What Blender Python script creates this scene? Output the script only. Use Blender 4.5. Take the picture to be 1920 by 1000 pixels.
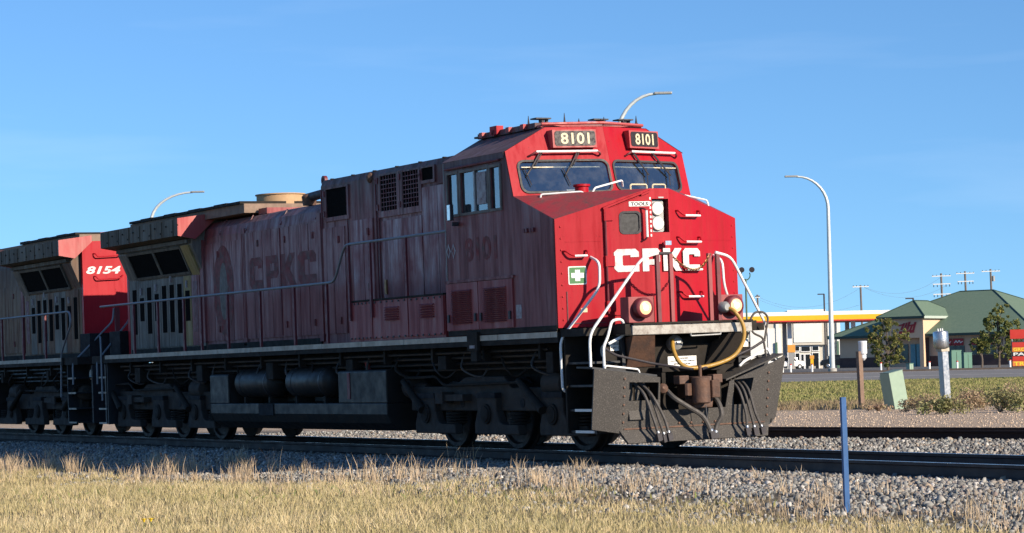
import bpy, bmesh, math, random
import numpy as np
from mathutils import Vector, Matrix
from mathutils.geometry import tessellate_polygon
for o in list(bpy.data.objects): bpy.data.objects.remove(o, do_unlink=True)
scene = bpy.context.scene
COL = scene.collection
R = math.radians
random.seed(7); RNG = np.random.default_rng(11)

# ------------------------------------------------------------------ camera
CAM = np.array([32.459, -18.825, 1.075]); YAW, PITCH, ROLL = R(-61.009), R(2.608), R(-1.198); FPX = 4573.3
fw = np.array([math.sin(YAW)*math.cos(PITCH), math.cos(YAW)*math.cos(PITCH), math.sin(PITCH)])
rt = np.array([math.cos(YAW), -math.sin(YAW), 0.0]); up = np.cross(rt, fw)
rt2 = math.cos(ROLL)*rt + math.sin(ROLL)*up; up2 = -math.sin(ROLL)*rt + math.cos(ROLL)*up
cd = bpy.data.cameras.new('camera'); cam = bpy.data.objects.new('camera', cd); COL.objects.link(cam)
cd.sensor_width = 36; cd.lens = FPX/1920*36; cd.clip_start = 0.5; cd.clip_end = 8000
cam.matrix_world = Matrix(((rt2[0], up2[0], -fw[0], CAM[0]), (rt2[1], up2[1], -fw[1], CAM[1]), (rt2[2], up2[2], -fw[2], CAM[2]), (0, 0, 0, 1)))
scene.camera = cam
# ------------------------------------------------------------------ sky and sun
SUN = Vector((1.0, 0.36, 0.46)).normalized()
w = bpy.data.worlds.new('World'); scene.world = w; w.use_nodes = True
nt = w.node_tree; nt.nodes.clear()
sky = nt.nodes.new('ShaderNodeTexSky'); sky.sky_type = 'NISHITA'; sky.sun_disc = False
sky.sun_elevation = math.asin(SUN.z); sky.sun_rotation = math.atan2(SUN.x, SUN.y)
sky.air_density = 1.0; sky.dust_density = 0.0; sky.ozone_density = 5.0; sky.altitude = 300
bg = nt.nodes.new('ShaderNodeBackground'); bg.inputs[1].default_value = 0.098
wo = nt.nodes.new('ShaderNodeOutputWorld')
# clear dry air: look the sky up a little above the true horizon, so its low band is not milky, and cool it slightly
tcw = nt.nodes.new('ShaderNodeTexCoord'); va = nt.nodes.new('ShaderNodeVectorMath'); va.operation = 'ADD'; va.inputs[1].default_value = (0, 0, 0.07)
vn = nt.nodes.new('ShaderNodeVectorMath'); vn.operation = 'NORMALIZE'
tint = nt.nodes.new('ShaderNodeMix'); tint.data_type = 'RGBA'; tint.blend_type = 'MULTIPLY'; tint.inputs[0].default_value = 1.0; tint.inputs[7].default_value = (0.775, 0.965, 1.08, 1)
nt.links.new(tcw.outputs['Generated'], va.inputs[0]); nt.links.new(va.outputs[0], vn.inputs[0]); nt.links.new(vn.outputs[0], sky.inputs[0])
wm = nt.nodes.new('ShaderNodeMapping'); wm.inputs['Scale'].default_value = (3, 3, 26); wn = nt.nodes.new('ShaderNodeTexNoise'); wn.inputs['Scale'].default_value = 1.6; wn.inputs['Detail'].default_value = 6
wr = nt.nodes.new('ShaderNodeMapRange'); wr.inputs[1].default_value = 0.56; wr.inputs[2].default_value = 0.85; wr.inputs[4].default_value = 0.09
wx = nt.nodes.new('ShaderNodeMix'); wx.data_type = 'RGBA'; wx.inputs[7].default_value = (8.5, 9.2, 10.0, 1)          # faint high wisps
nt.links.new(tcw.outputs['Generated'], wm.inputs[0]); nt.links.new(wm.outputs[0], wn.inputs['Vector']); nt.links.new(wn.outputs[0], wr.inputs[0]); nt.links.new(wr.outputs[0], wx.inputs[0])
nt.links.new(sky.outputs[0], tint.inputs[6]); nt.links.new(tint.outputs[2], wx.inputs[6]); nt.links.new(wx.outputs[2], bg.inputs[0]); nt.links.new(bg.outputs[0], wo.inputs[0])
sl = bpy.data.lights.new('sun', 'SUN'); sl.energy = 5.0; sl.angle = R(0.5); sl.color = (1.0, 0.87, 0.70)
so = bpy.data.objects.new('sun', sl); COL.objects.link(so); so.rotation_euler = SUN.to_track_quat('Z', 'Y').to_euler(); so.location = (20, 10, 30)
vs = scene.view_settings; vs.view_transform = 'Standard'; vs.look = 'None'; vs.exposure = 0.6; vs.gamma = 1.0; vs.use_curve_mapping = False

# ------------------------------------------------------------------ materials
MAT = {}
def _n(nt, t, **k):
    n = nt.nodes.new(t)
    for a, b in k.items(): setattr(n, a, b)
    return n
def ramp(nt, src, stops):
    r = _n(nt, 'ShaderNodeValToRGB'); cr = r.color_ramp
    while len(cr.elements) < len(stops): cr.elements.new(0.5)
    for e, (p, c) in zip(cr.elements, stops):
        e.position = p; e.color = (c, c, c, 1) if not hasattr(c, '__len__') else (*c, 1)
    nt.links.new(src, r.inputs[0]); return r.outputs[0]
def noise(nt, scale, detail=4, rough=0.55, vec=None, stretch=None, rot=None):
    t = _n(nt, 'ShaderNodeTexNoise'); t.inputs['Scale'].default_value = scale; t.inputs['Detail'].default_value = detail; t.inputs['Roughness'].default_value = rough
    if vec is None: vec = _n(nt, 'ShaderNodeTexCoord').outputs['Object']
    if stretch or rot:
        m = _n(nt, 'ShaderNodeMapping')
        if stretch: m.inputs['Scale'].default_value = stretch
        if rot: m.inputs['Rotation'].default_value = rot
        nt.links.new(vec, m.inputs['Vector']); vec = m.outputs[0]
    nt.links.new(vec, t.inputs['Vector']); return t.outputs[0]
def mix(nt, fac, a, b, mode='MIX'):
    m = _n(nt, 'ShaderNodeMix', data_type='RGBA', blend_type=mode)
    for i, v in ((0, fac), (6, a), (7, b)):
        if hasattr(v, 'is_linked') or isinstance(v, bpy.types.NodeSocket): nt.links.new(v, m.inputs[i])
        elif i == 0: m.inputs[0].default_value = v
        else: m.inputs[i].default_value = (*v, 1)
    return m.outputs[2]
def base_mat(name, rough=0.6, metal=0.0, spec=0.5):
    m = bpy.data.materials.new(name); m.use_nodes = True; nt = m.node_tree; b = nt.nodes['Principled BSDF']
    b.inputs['Roughness'].default_value = rough; b.inputs['Metallic'].default_value = metal; b.inputs['Specular IOR Level'].default_value = spec
    MAT[name] = m; return m, nt, b
def plain(name, col, rough=0.6, metal=0.0, var=0.25, scale=6.0, bump=0.0, spec=0.5, col2=None, lo=0.3, hi=0.7):
    """a base colour broken up by two noises"""
    m, nt, b = base_mat(name, rough, metal, spec)
    c2 = col2 if col2 else tuple(max(0, c*(1-var)) for c in col)
    n1 = noise(nt, scale, 6, 0.65)
    c = mix(nt, ramp(nt, n1, [(lo, 0.0), (hi, 1.0)]), col, c2)
    nt.links.new(c, b.inputs['Base Color'])
    rr = ramp(nt, noise(nt, scale*2.3, 3), [(0.3, max(0, rough-0.12)), (0.7, min(1, rough+0.12))]); nt.links.new(rr, b.inputs['Roughness'])
    if bump:
        bp = _n(nt, 'ShaderNodeBump'); bp.inputs['Strength'].default_value = bump; bp.inputs['Distance'].default_value = 0.02
        nt.links.new(noise(nt, scale*5, 5), bp.inputs['Height']); nt.links.new(bp.outputs[0], b.inputs['Normal'])
    return m
def paint(name, col, worn, dirt, wornamt=0.5, soot=None, rough=0.45, seed=0.0, streak=0.55, chips=0.25, wornz=None):
    """vehicle paint with chalky worn patches, vertical dirt streaks and slanting scuffs"""
    m, nt, b = base_mat(name, rough)
    tc = _n(nt, 'ShaderNodeTexCoord').outputs['Object']
    mp = _n(nt, 'ShaderNodeMapping'); mp.inputs['Location'].default_value = (seed, seed*0.7, seed*1.3); nt.links.new(tc, mp.inputs['Vector']); v = mp.outputs[0]
    big = noise(nt, 0.55, 5, 0.6, v); st = noise(nt, 1.0, 6, 0.7, v, (7, 7, 0.55)); sc = noise(nt, 1.0, 5, 0.7, v, (9, 4, 1.2), (0, R(28), 0)); fine = noise(nt, 30, 4, 0.7, v)
    c = mix(nt, ramp(nt, fine, [(0.3, 0.0), (0.75, 0.35)]), col, tuple(x*0.75 for x in col))
    wm = _n(nt, 'ShaderNodeMath', operation='MULTIPLY'); nt.links.new(ramp(nt, big, [(0.38, 0.0), (0.55, 1.0)]), wm.inputs[0]); nt.links.new(ramp(nt, sc, [(0.34, 0.15), (0.62, 1.0)]), wm.inputs[1])
    wm2 = _n(nt, 'ShaderNodeMath', operation='MULTIPLY'); nt.links.new(wm.outputs[0], wm2.inputs[0]); wm2.inputs[1].default_value = wornamt
    wf = wm2.outputs[0]
    if wornz:       # chalking stops at a ragged line lower down the side
        zz = _n(nt, 'ShaderNodeSeparateXYZ'); nt.links.new(tc, zz.inputs[0]); za = _n(nt, 'ShaderNodeMath', operation='MULTIPLY_ADD'); nt.links.new(st, za.inputs[0]); za.inputs[1].default_value = 0.9; nt.links.new(zz.outputs[2], za.inputs[2])
        zr = _n(nt, 'ShaderNodeMapRange'); zr.inputs[1].default_value = wornz+0.35; zr.inputs[2].default_value = wornz+0.65; zr.inputs[3].default_value = 0.25; nt.links.new(za.outputs[0], zr.inputs[0])
        zm = _n(nt, 'ShaderNodeMath', operation='MULTIPLY'); nt.links.new(wf, zm.inputs[0]); nt.links.new(zr.outputs[0], zm.inputs[1]); wf = zm.outputs[0]
    c = mix(nt, wf, c, worn)
    sm = _n(nt, 'ShaderNodeMath', operation='MULTIPLY'); nt.links.new(ramp(nt, st, [(0.48, 0.0), (0.68, 1.0)]), sm.inputs[0]); sm.inputs[1].default_value = streak
    c = mix(nt, sm.outputs[0], c, dirt)
    if soot:
        z = _n(nt, 'ShaderNodeSeparateXYZ'); nt.links.new(tc, z.inputs[0])
        mr = _n(nt, 'ShaderNodeMapRange'); mr.inputs[1].default_value = soot[0]; mr.inputs[2].default_value = soot[1]; nt.links.new(z.outputs[2], mr.inputs[0])
        ad = _n(nt, 'ShaderNodeMath', operation='MULTIPLY'); nt.links.new(mr.outputs[0], ad.inputs[0]); nt.links.new(ramp(nt, sc, [(0.3, 0.25), (0.6, 1.0)]), ad.inputs[1])
        c = mix(nt, ad.outputs[0], c, soot[2])
    cm = _n(nt, 'ShaderNodeMath', operation='MULTIPLY'); nt.links.new(ramp(nt, noise(nt, 22, 3, 0.6, v), [(0.66, 0.0), (0.74, 1.0)]), cm.inputs[0]); cm.inputs[1].default_value = chips
    c = mix(nt, cm.outputs[0], c, tuple(x*0.35 for x in dirt))          # chips, bug spots and rust pin-pricks
    nt.links.new(c, b.inputs['Base Color'])
    rr = ramp(nt, st, [(0.35, rough-0.1), (0.7, rough+0.3)]); nt.links.new(rr, b.inputs['Roughness'])
    bp = _n(nt, 'ShaderNodeBump'); bp.inputs['Strength'].default_value = 0.12; bp.inputs['Distance'].default_value = 0.03
    nt.links.new(noise(nt, 1.6, 2, 0.5, v), bp.inputs['Height']); nt.links.new(bp.outputs[0], b.inputs['Normal'])
    return m
def emit(name, col, strength):
    m, nt, b = base_mat(name, 0.2); b.inputs['Base Color'].default_value = (*col, 1); b.inputs['Emission Color'].default_value = (*col, 1); b.inputs['Emission Strength'].default_value = strength
def glass(name, tint, refl=0.0, alpha=0.75):
    m = bpy.data.materials.new(name); m.use_nodes = True; nt = m.node_tree; nt.nodes.clear(); MAT[name] = m
    o = _n(nt, 'ShaderNodeOutputMaterial'); t = _n(nt, 'ShaderNodeBsdfTransparent'); t.inputs[0].default_value = (*tint, 1)
    g = _n(nt, 'ShaderNodeBsdfGlossy'); g.inputs[1].default_value = 0.03; g.inputs[0].default_value = (0.9, 0.95, 1, 1)
    f = _n(nt, 'ShaderNodeFresnel'); f.inputs[0].default_value = 1.5
    ad = _n(nt, 'ShaderNodeMath', operation='ADD'); nt.links.new(f.outputs[0], ad.inputs[0]); ad.inputs[1].default_value = refl
    d = _n(nt, 'ShaderNodeBsdfDiffuse'); d.inputs[0].default_value = (0.35, 0.36, 0.36, 1)
    mx = _n(nt, 'ShaderNodeMixShader'); nt.links.new(ad.outputs[0], mx.inputs[0]); nt.links.new(t.outputs[0], mx.inputs[1]); nt.links.new(g.outputs[0], mx.inputs[2])
    m2 = _n(nt, 'ShaderNodeMixShader'); nt.links.new(ramp(nt, noise(nt, 3.0, 5, 0.7), [(0.45, 0.02), (0.75, 0.16)]), m2.inputs[0]); nt.links.new(mx.outputs[0], m2.inputs[1]); nt.links.new(d.outputs[0], m2.inputs[2])
    nt.links.new(m2.outputs[0], o.inputs[0])
def island(name, stops, rough=0.85, scale=0.6, patch=None, patchfac=0.6, trans=0.0):
    """colour picked per piece, drifting over the ground in large patches"""
    m, nt, b = base_mat(name, rough, 0, 0.3)
    g = _n(nt, 'ShaderNodeNewGeometry')
    c = ramp(nt, g.outputs['Random Per Island'], stops)
    if patch:
        n = noise(nt, scale, 4, 0.6, g.outputs['Position'])
        f = _n(nt, 'ShaderNodeMath', operation='MULTIPLY'); nt.links.new(ramp(nt, n, [(0.42, 0.0), (0.62, 1.0)]), f.inputs[0]); f.inputs[1].default_value = patchfac
        c = mix(nt, f.outputs[0], c, patch)
    nt.links.new(c, b.inputs['Base Color'])
    if trans:
        o = nt.nodes['Material Output']; t = _n(nt, 'ShaderNodeBsdfTranslucent'); nt.links.new(c, t.inputs[0])
        mx = _n(nt, 'ShaderNodeMixShader'); mx.inputs[0].default_value = trans; nt.links.new(b.outputs[0], mx.inputs[1]); nt.links.new(t.outputs[0], mx.inputs[2]); nt.links.new(mx.outputs[0], o.inputs[0])
    return m

paint('red_front', (0.36, 0.0035, 0.013), (0.40, 0.016, 0.024), (0.24, 0.005, 0.010), 0.5, None, 0.42, 3.0, 0.5, 0.5); MAT['red_front'].node_tree.nodes['Principled BSDF'].inputs['Specular IOR Level'].default_value = 0.22
paint('red_side', (0.195, 0.027, 0.027), (0.43, 0.30, 0.29), (0.058, 0.024, 0.022), 0.62, (3.75, 4.7, (0.040, 0.031, 0.028)), 0.55, 0.0, 0.7, 0.4, 2.65)
paint('red_chalk', (0.21, 0.032, 0.034), (0.46, 0.36, 0.37), (0.075, 0.030, 0.028), 1.0, (4.0, 4.9, (0.040, 0.031, 0.028)), 0.55, 21.0, 0.5, 0.4, 2.65)
paint('red_cab', (0.185, 0.024, 0.025), (0.23, 0.085, 0.078), (0.075, 0.026, 0.025), 0.5, (3.5, 4.5, (0.042, 0.031, 0.029)), 0.5, 8.0, 0.75)
paint('red_box', (0.25, 0.032, 0.035), (0.27, 0.085, 0.08), (0.10, 0.034, 0.034), 0.4, None, 0.5, 5.0, 0.5)
paint('red_roof', (0.10, 0.045, 0.05), (0.16, 0.12, 0.12), (0.05, 0.04, 0.042), 0.6, None, 0.6, 2.0, 0.7)
paint('red_nose_top', (0.30, 0.022, 0.032), (0.13, 0.055, 0.052), (0.085, 0.045, 0.042), 0.9, None, 0.5, 6.0, 0.8)
paint('red_light', (0.40, 0.05, 0.05), (0.36, 0.13, 0.11), (0.30, 0.05, 0.05), 0.6, None, 0.5, 9.0, 0.5)
paint('grey_door', (0.100, 0.084, 0.066), (0.26, 0.225, 0.18), (0.042, 0.034, 0.029), 0.7, None, 0.6, 1.0, 0.6)
paint('flare_grey', (0.082, 0.068, 0.050), (0.14, 0.118, 0.084), (0.038, 0.031, 0.026), 0.8, None, 0.7, 4.0, 0.6)
paint('old_yellow', (0.27, 0.18, 0.04), (0.32, 0.25, 0.13), (0.10, 0.065, 0.03), 0.7, None, 0.6, 4.0, 0.7)
paint('peeling', (0.17, 0.085, 0.042), (0.31, 0.23, 0.14), (0.095, 0.026, 0.020), 0.8, (3.0, 4.0, (0.07, 0.06, 0.055)), 0.7, 12.0, 0.9)
plain('dark_red', (0.16, 0.022, 0.03), 0.55, 0, 0.4, 5)
plain('black', (0.017, 0.018, 0.022), 0.55, 0, 0.4, 4)
plain('hole', (0.006, 0.006, 0.008), 0.9, 0, 0.2, 4)
plain('screen', (0.005, 0.005, 0.005), 0.95, 0, 0.3, 8, 0, 0.05)
plain('under', (0.014, 0.0125, 0.011), 0.8, 0, 0.5, 3, 0.2, 0.2, (0.030, 0.024, 0.019))
plain('truck', (0.043, 0.034, 0.027), 0.8, 0, 0.4, 3, 0.25, 0.25, (0.032, 0.027, 0.024))
plain('tank', (0.013, 0.0125, 0.0125), 0.5, 0.0, 0.4, 2.5, 0.05, 0.3, (0.023, 0.0195, 0.0165))
m, nt, b = base_mat('plow', 0.7)          # dark steel, lower half paler for caked dust and painted-in light, stone specks
tc = _n(nt, 'ShaderNodeTexCoord').outputs['Object']; sx = _n(nt, 'ShaderNodeSeparateXYZ'); nt.links.new(tc, sx.inputs[0])
ad = _n(nt, 'ShaderNodeMath', operation='MULTIPLY_ADD'); nt.links.new(noise(nt, 2.2, 6, 0.65), ad.inputs[0]); ad.inputs[1].default_value = 1.6; nt.links.new(sx.outputs[2], ad.inputs[2])
c = mix(nt, ramp(nt, ad.outputs[0], [(1.05/2.4, 0.0), (0.82, 1.0)]), (0.150, 0.132, 0.115), (0.042, 0.037, 0.033))
c = mix(nt, ramp(nt, noise(nt, 85, 3, 0.7), [(0.54, 0.0), (0.74, 0.65)]), c, (0.30, 0.27, 0.235)); c = mix(nt, ramp(nt, noise(nt, 60, 4, 0.7), [(0.56, 0.0), (0.74, 0.6)]), c, (0.035, 0.03, 0.027))
nt.links.new(c, b.inputs['Base Color'])
plain('rust', (0.16, 0.085, 0.055), 0.7, 0.3, 0.5, 7, 0.3, 0.4, (0.085, 0.055, 0.045))
plain('wheel', (0.035, 0.032, 0.032), 0.6, 0.4, 0.3, 6)
plain('tread', (0.30, 0.30, 0.31), 0.3, 0.9, 0.2, 6)
plain('white_rail', (0.80, 0.80, 0.78), 0.4, 0, 0.08, 12)
plain('grey_rail', (0.19, 0.21, 0.235), 0.45, 0.2, 0.25, 9)
plain('sill_white', (0.56, 0.50, 0.40), 0.7, 0, 0.4, 5, 0, 0.4, (0.30, 0.25, 0.19))
plain('climber', (0.42, 0.40, 0.36), 0.8, 0, 0.4, 8, 0.3, 0.3, (0.16, 0.12, 0.10), 0.45, 0.75)
plain('steel', (0.55, 0.55, 0.56), 0.32, 0.9, 0.2, 9)
plain('rubber', (0.022, 0.02, 0.02), 0.6, 0, 0.3, 9)
plain('hose_brown', (0.085, 0.075, 0.068), 0.7, 0, 0.4, 9)
plain('yellow_hose', (0.44, 0.25, 0.045), 0.5, 0, 0.3, 7)
plain('white_sign', (0.80, 0.79, 0.74), 0.5, 0, 0.1, 9)
plain('white_letter', (0.66, 0.62, 0.60), 0.6, 0, 0.15, 9, 0, 0.4, (0.44, 0.32, 0.31), 0.46, 0.72)
plain('cream', (0.62, 0.53, 0.34), 0.5, 0, 0.1, 9)
plain('board_dark', (0.034, 0.022, 0.015), 0.3, 0, 0.2, 9)
plain('ink', (0.03, 0.025, 0.03), 0.6, 0, 0.1, 9)
plain('ghost', (0.095, 0.050, 0.044), 0.65, 0, 0.4, 5, 0, 0.3, (0.195, 0.036, 0.036), 0.34, 0.58)
plain('ghost_light', (0.20, 0.18, 0.155), 0.65, 0, 0.4, 5, 0, 0.3, (0.10, 0.075, 0.065))
plain('ghost_white', (0.42, 0.42, 0.42), 0.65, 0, 0.4, 12, 0, 0.3, (0.2, 0.13, 0.14))
plain('green_cross', (0.06, 0.19, 0.06), 0.5, 0, 0.1, 9)
plain('gasket', (0.035, 0.034, 0.034), 0.6, 0, 0.2, 9)
plain('frame_grey', (0.36, 0.36, 0.35), 0.5, 0.3, 0.3, 9)
plain('cab_inside', (0.30, 0.32, 0.31), 0.8, 0, 0.3, 4)
plain('seat', (0.03, 0.035, 0.045), 0.8, 0, 0.3, 4)
plain('drum', (0.46, 0.30, 0.16), 0.7, 0.0, 0.4, 6, 0.1, 0.3, (0.36, 0.23, 0.13)); plain('roof_tan', (0.27, 0.19, 0.14), 0.8, 0, 0.4, 5, 0.1, 0.3, (0.16, 0.11, 0.085))
plain('brass', (0.30, 0.16, 0.06), 0.45, 0.7, 0.4, 9)
emit('lamp_hot', (0.70, 0.56, 0.48), 0.75)
emit('lamp_amber', (0.78, 0.40, 0.20), 0.9)
emit('bulb', (1.0, 0.85, 0.68), 3.0)
plain('reflector', (0.75, 0.70, 0.68), 0.15, 0.8, 0.1, 9)
glass('glass', (0.70, 0.78, 0.82), 0.20)
glass('side_glass', (0.30, 0.38, 0.44), 0.16)

# ------------------------------------------------------------------ mesh building
class MB:
    def __init__(s): s.v = []; s.f = []; s.sm = []
    def add(s, vs, fs, smooth=False):
        o = len(s.v); s.v += [tuple(map(float, q)) for q in vs]; s.f += [tuple(i+o for i in f) for f in fs]; s.sm += [smooth]*len(fs); return s
    def box(s, x0, x1, y0, y1, z0, z1):
        return s.add([(x0,y0,z0),(x1,y0,z0),(x1,y1,z0),(x0,y1,z0),(x0,y0,z1),(x1,y0,z1),(x1,y1,z1),(x0,y1,z1)],
                     [(0,3,2,1),(4,5,6,7),(0,1,5,4),(1,2,6,5),(2,3,7,6),(3,0,4,7)])
    def prism(s, poly, axis, a, b):
        """polygon in the two other axes, extruded from a to b"""
        n = len(poly)
        def P(q, t): return {'x': (t, q[0], q[1]), 'y': (q[0], t, q[1]), 'z': (q[0], q[1], t)}[axis]
        vs = [P(q, a) for q in poly] + [P(q, b) for q in poly]
        tri = tessellate_polygon([[Vector((q[0], q[1], 0)) for q in poly]])
        fs = [t for t in tri] + [(t[2]+n, t[1]+n, t[0]+n) for t in tri] + [(i, (i+1) % n, n+(i+1) % n, n+i) for i in range(n)]
        return s.add(vs, fs)
    def sheet(s, outer, holes, fn, thick=None):
        """flat polygon with holes in 2D, mapped to 3D by fn(u, v, depth)"""
        loops = [outer]+list(holes); tri = tessellate_polygon([[Vector((q[0], q[1], 0)) for q in l] for l in loops])
        pts = [q for l in loops for q in l]; n = len(pts)
        vs = [fn(q[0], q[1], 0) for q in pts]; fs = list(tri)
        if thick:
            vs += [fn(q[0], q[1], thick) for q in pts]; fs += [(t[2]+n, t[1]+n, t[0]+n) for t in tri]
            o = 0
            for l in loops:
                k = len(l); fs += [(o+i, o+(i+1) % k, n+o+(i+1) % k, n+o+i) for i in range(k)]; o += k
        return s.add(vs, fs)
    def tube(s, path, r, n=8, caps=True):
        path = [Vector(q) for q in path]; rings = []; prev = None
        for i, q in enumerate(path):
            t = (path[min(i+1, len(path)-1)] - path[max(i-1, 0)]).normalized()
            if prev is None: a = t.orthogonal().normalized()
            else: a = (prev - t*prev.dot(t)).normalized()
            prev = a; b = t.cross(a); rr = r[i] if hasattr(r, '__len__') else r
            rings.append([q + (a*math.cos(k*2*math.pi/n) + b*math.sin(k*2*math.pi/n))*rr for k in range(n)])
        vs = [q for g in rings for q in g]; fs = []
        for i in range(len(path)-1):
            for k in range(n): fs.append((i*n+k, i*n+(k+1) % n, (i+1)*n+(k+1) % n, (i+1)*n+k))
        s.add(vs, fs, True)
        if caps: s.add(rings[0], [tuple(range(n))[::-1]]); s.add(rings[-1], [tuple(range(n))])
        return s
    def lathe(s, o, axis, prof, n=20):
        """prof: (distance along axis, radius)"""
        o = Vector(o); t = Vector(axis).normalized(); a = t.orthogonal().normalized(); b = t.cross(a)
        vs = [o + t*d + (a*math.cos(k*2*math.pi/n)+b*math.sin(k*2*math.pi/n))*r for d, r in prof for k in range(n)]
        fs = [(i*n+k, i*n+(k+1) % n, (i+1)*n+(k+1) % n, (i+1)*n+k) for i in range(len(prof)-1) for k in range(n)]
        s.add(vs, fs, True)
        s.add(vs[:n], [tuple(range(n))[::-1]]); s.add(vs[-n:], [tuple(range(n))]); return s
    def obox(s, c, ax, ay, az):
        """oriented box: centre and three half vectors"""
        c, ax, ay, az = map(Vector, (c, ax, ay, az))
        vs = [c+ax*i+ay*j+az*k for k in (-1, 1) for i, j in ((-1,-1),(1,-1),(1,1),(-1,1))]
        return s.add(vs, [(0,3,2,1),(4,5,6,7),(0,1,5,4),(1,2,6,5),(2,3,7,6),(3,0,4,7)])
    def build(s, name, mat, parent=None, bevel=0):
        me = bpy.data.meshes.new(name); me.from_pydata(s.v, [], s.f); me.polygons.foreach_set('use_smooth', s.sm)
        bm = bmesh.new(); bm.from_mesh(me); bmesh.ops.recalc_face_normals(bm, faces=bm.faces); bm.to_mesh(me); bm.free()
        if any(s.sm): me.set_sharp_from_angle(angle=R(38))
        me.materials.append(MAT[mat] if isinstance(mat, str) else mat)
        o = bpy.data.objects.new(name, me); COL.objects.link(o); o.parent = parent
        if bevel:
            bv = o.modifiers.new('bevel', 'BEVEL'); bv.width = bevel; bv.segments = 2; bv.limit_method = 'ANGLE'; bv.angle_limit = R(40)
        return o
def empty(name, loc=(0, 0, 0), rot=(0, 0, 0), parent=None):
    o = bpy.data.objects.new(name, None); COL.objects.link(o); o.location = loc; o.rotation_euler = rot; o.parent = parent; o.empty_display_size = 0.3; return o
def tag(o, label=None, cat=None, group=None, kind=None):
    for k, v in (('label', label), ('category', cat), ('group', group), ('kind', kind)):
        if v: o[k] = v
    return o
def clone(o, parent=None, dx=(0, 0, 0), name=None):
    c = o.copy(); COL.objects.link(c); c.parent = parent; c.location = Vector(o.location)+Vector(dx)
    for ch in list(o.children): clone(ch, c)
    return c
def rrect(x0, x1, z0, z1, r=0.08, n=4):
    out = []
    for cx, cz, a in ((x1-r, z0+r, -90), (x1-r, z1-r, 0), (x0+r, z1-r, 90), (x0+r, z0+r, 180)):
        for i in range(n+1):
            t = R(a+90*i/n); out.append((cx+r*math.cos(t), cz+r*math.sin(t)))
    return out
def smooth_path(pts, n=6):
    """Catmull-Rom through the points"""
    P = [Vector(p) for p in pts]; P = [P[0]*2-P[1]]+P+[P[-1]*2-P[-2]]; out = []
    for i in range(1, len(P)-2):
        for k in range(n):
            t = k/n; a, b, c, d = P[i-1], P[i], P[i+1], P[i+2]
            out.append(0.5*((2*b)+(c-a)*t+(2*a-5*b+4*c-d)*t*t+(3*b-a-3*c+d)*t**3))
    return out+[P[-2]]
def bend_path(pts, r=0.12, n=4):
    """straight runs with rounded corners"""
    P = [Vector(p) for p in pts]; out = [P[0]]
    for i in range(1, len(P)-1):
        a = (P[i-1]-P[i]); b = (P[i+1]-P[i]); q = min(r, a.length*0.45, b.length*0.45); A = P[i]+a.normalized()*q; B = P[i]+b.normalized()*q
        for k in range(n+1):
            t = k/n; out.append(A*(1-t)**2+P[i]*2*t*(1-t)+B*t*t)
    return out+[P[-1]]
def text_mesh(s, bold=0.0, shear=0.0):
    """outline of a line of text as flat triangles, scaled to height 1"""
    c = bpy.data.curves.new('t', 'FONT'); c.body = s; c.offset = bold; c.shear = shear; c.resolution_u = 3
    o = bpy.data.objects.new('t', c); COL.objects.link(o); dg = bpy.context.evaluated_depsgraph_get(); dg.update()
    me = o.evaluated_get(dg).to_mesh(); vs = [tuple(v.co) for v in me.vertices]; fs = [tuple(p.vertices) for p in me.polygons]
    o.evaluated_get(dg).to_mesh_clear(); bpy.data.objects.remove(o); bpy.data.curves.remove(c)
    xs = [v[0] for v in vs]; ys = [v[1] for v in vs]; x0, x1, y0, y1 = min(xs), max(xs), min(ys), max(ys)
    return [((v[0]-x0)/(x1-x0), (v[1]-y0)/(y1-y0)) for v in vs], fs
def text_on(mb, s, fn, bold=0.0, shear=0.0):
    """fn(u, v): unit square to 3D"""
    vs, fs = text_mesh(s, bold, shear); return mb.add([fn(*q) for q in vs], fs)
GLYPH = {'C': ([(.14,0),(1,0),(1,.27),(.38,.27),(.34,.31),(.34,.69),(.38,.73),(.66,.73),(.66,.64),(1,.64),(1,.86),(.86,1),(.14,1),(0,.86),(0,.14)], []),
         'P': ([(0,0),(.34,0),(.34,.28),(.86,.28),(1,.42),(1,.86),(.86,1),(0,1)], [[(.34,.52),(.34,.75),(.66,.75),(.66,.52)]]),
         'K': ([(0,0),(.34,0),(.34,.36),(.62,0),(1.05,0),(.62,.52),(1.0,1),(.60,1),(.34,.66),(.34,1),(0,1)], [])}
def glyph_pieces(ch, y0, y1, z0, z1, cuts=()):
    """letter as 2D triangles split along the given lines, so it can follow a folded surface"""
    o, h = GLYPH[ch]; loops = [o]+h; tri = tessellate_polygon([[Vector((q[0], q[1], 0)) for q in l] for l in loops]); pts = [q for l in loops for q in l]
    bm = bmesh.new(); V = [bm.verts.new((y0+(y1-y0)*q[0], z0+(z1-z0)*q[1], 0)) for q in pts]
    for t in tri:
        try: bm.faces.new([V[i] for i in t])
        except ValueError: pass
    for c in cuts: bmesh.ops.bisect_plane(bm, geom=bm.verts[:]+bm.edges[:]+bm.faces[:], plane_co=(c, 0, 0), plane_no=(1, 0, 0))
    bm.verts.index_update(); vs = [(v.co.x, v.co.y) for v in bm.verts]; fs = [tuple(v.index for v in f.verts) for f in bm.faces]; bm.free(); return vs, fs
TILT = R(1.074)
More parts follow.
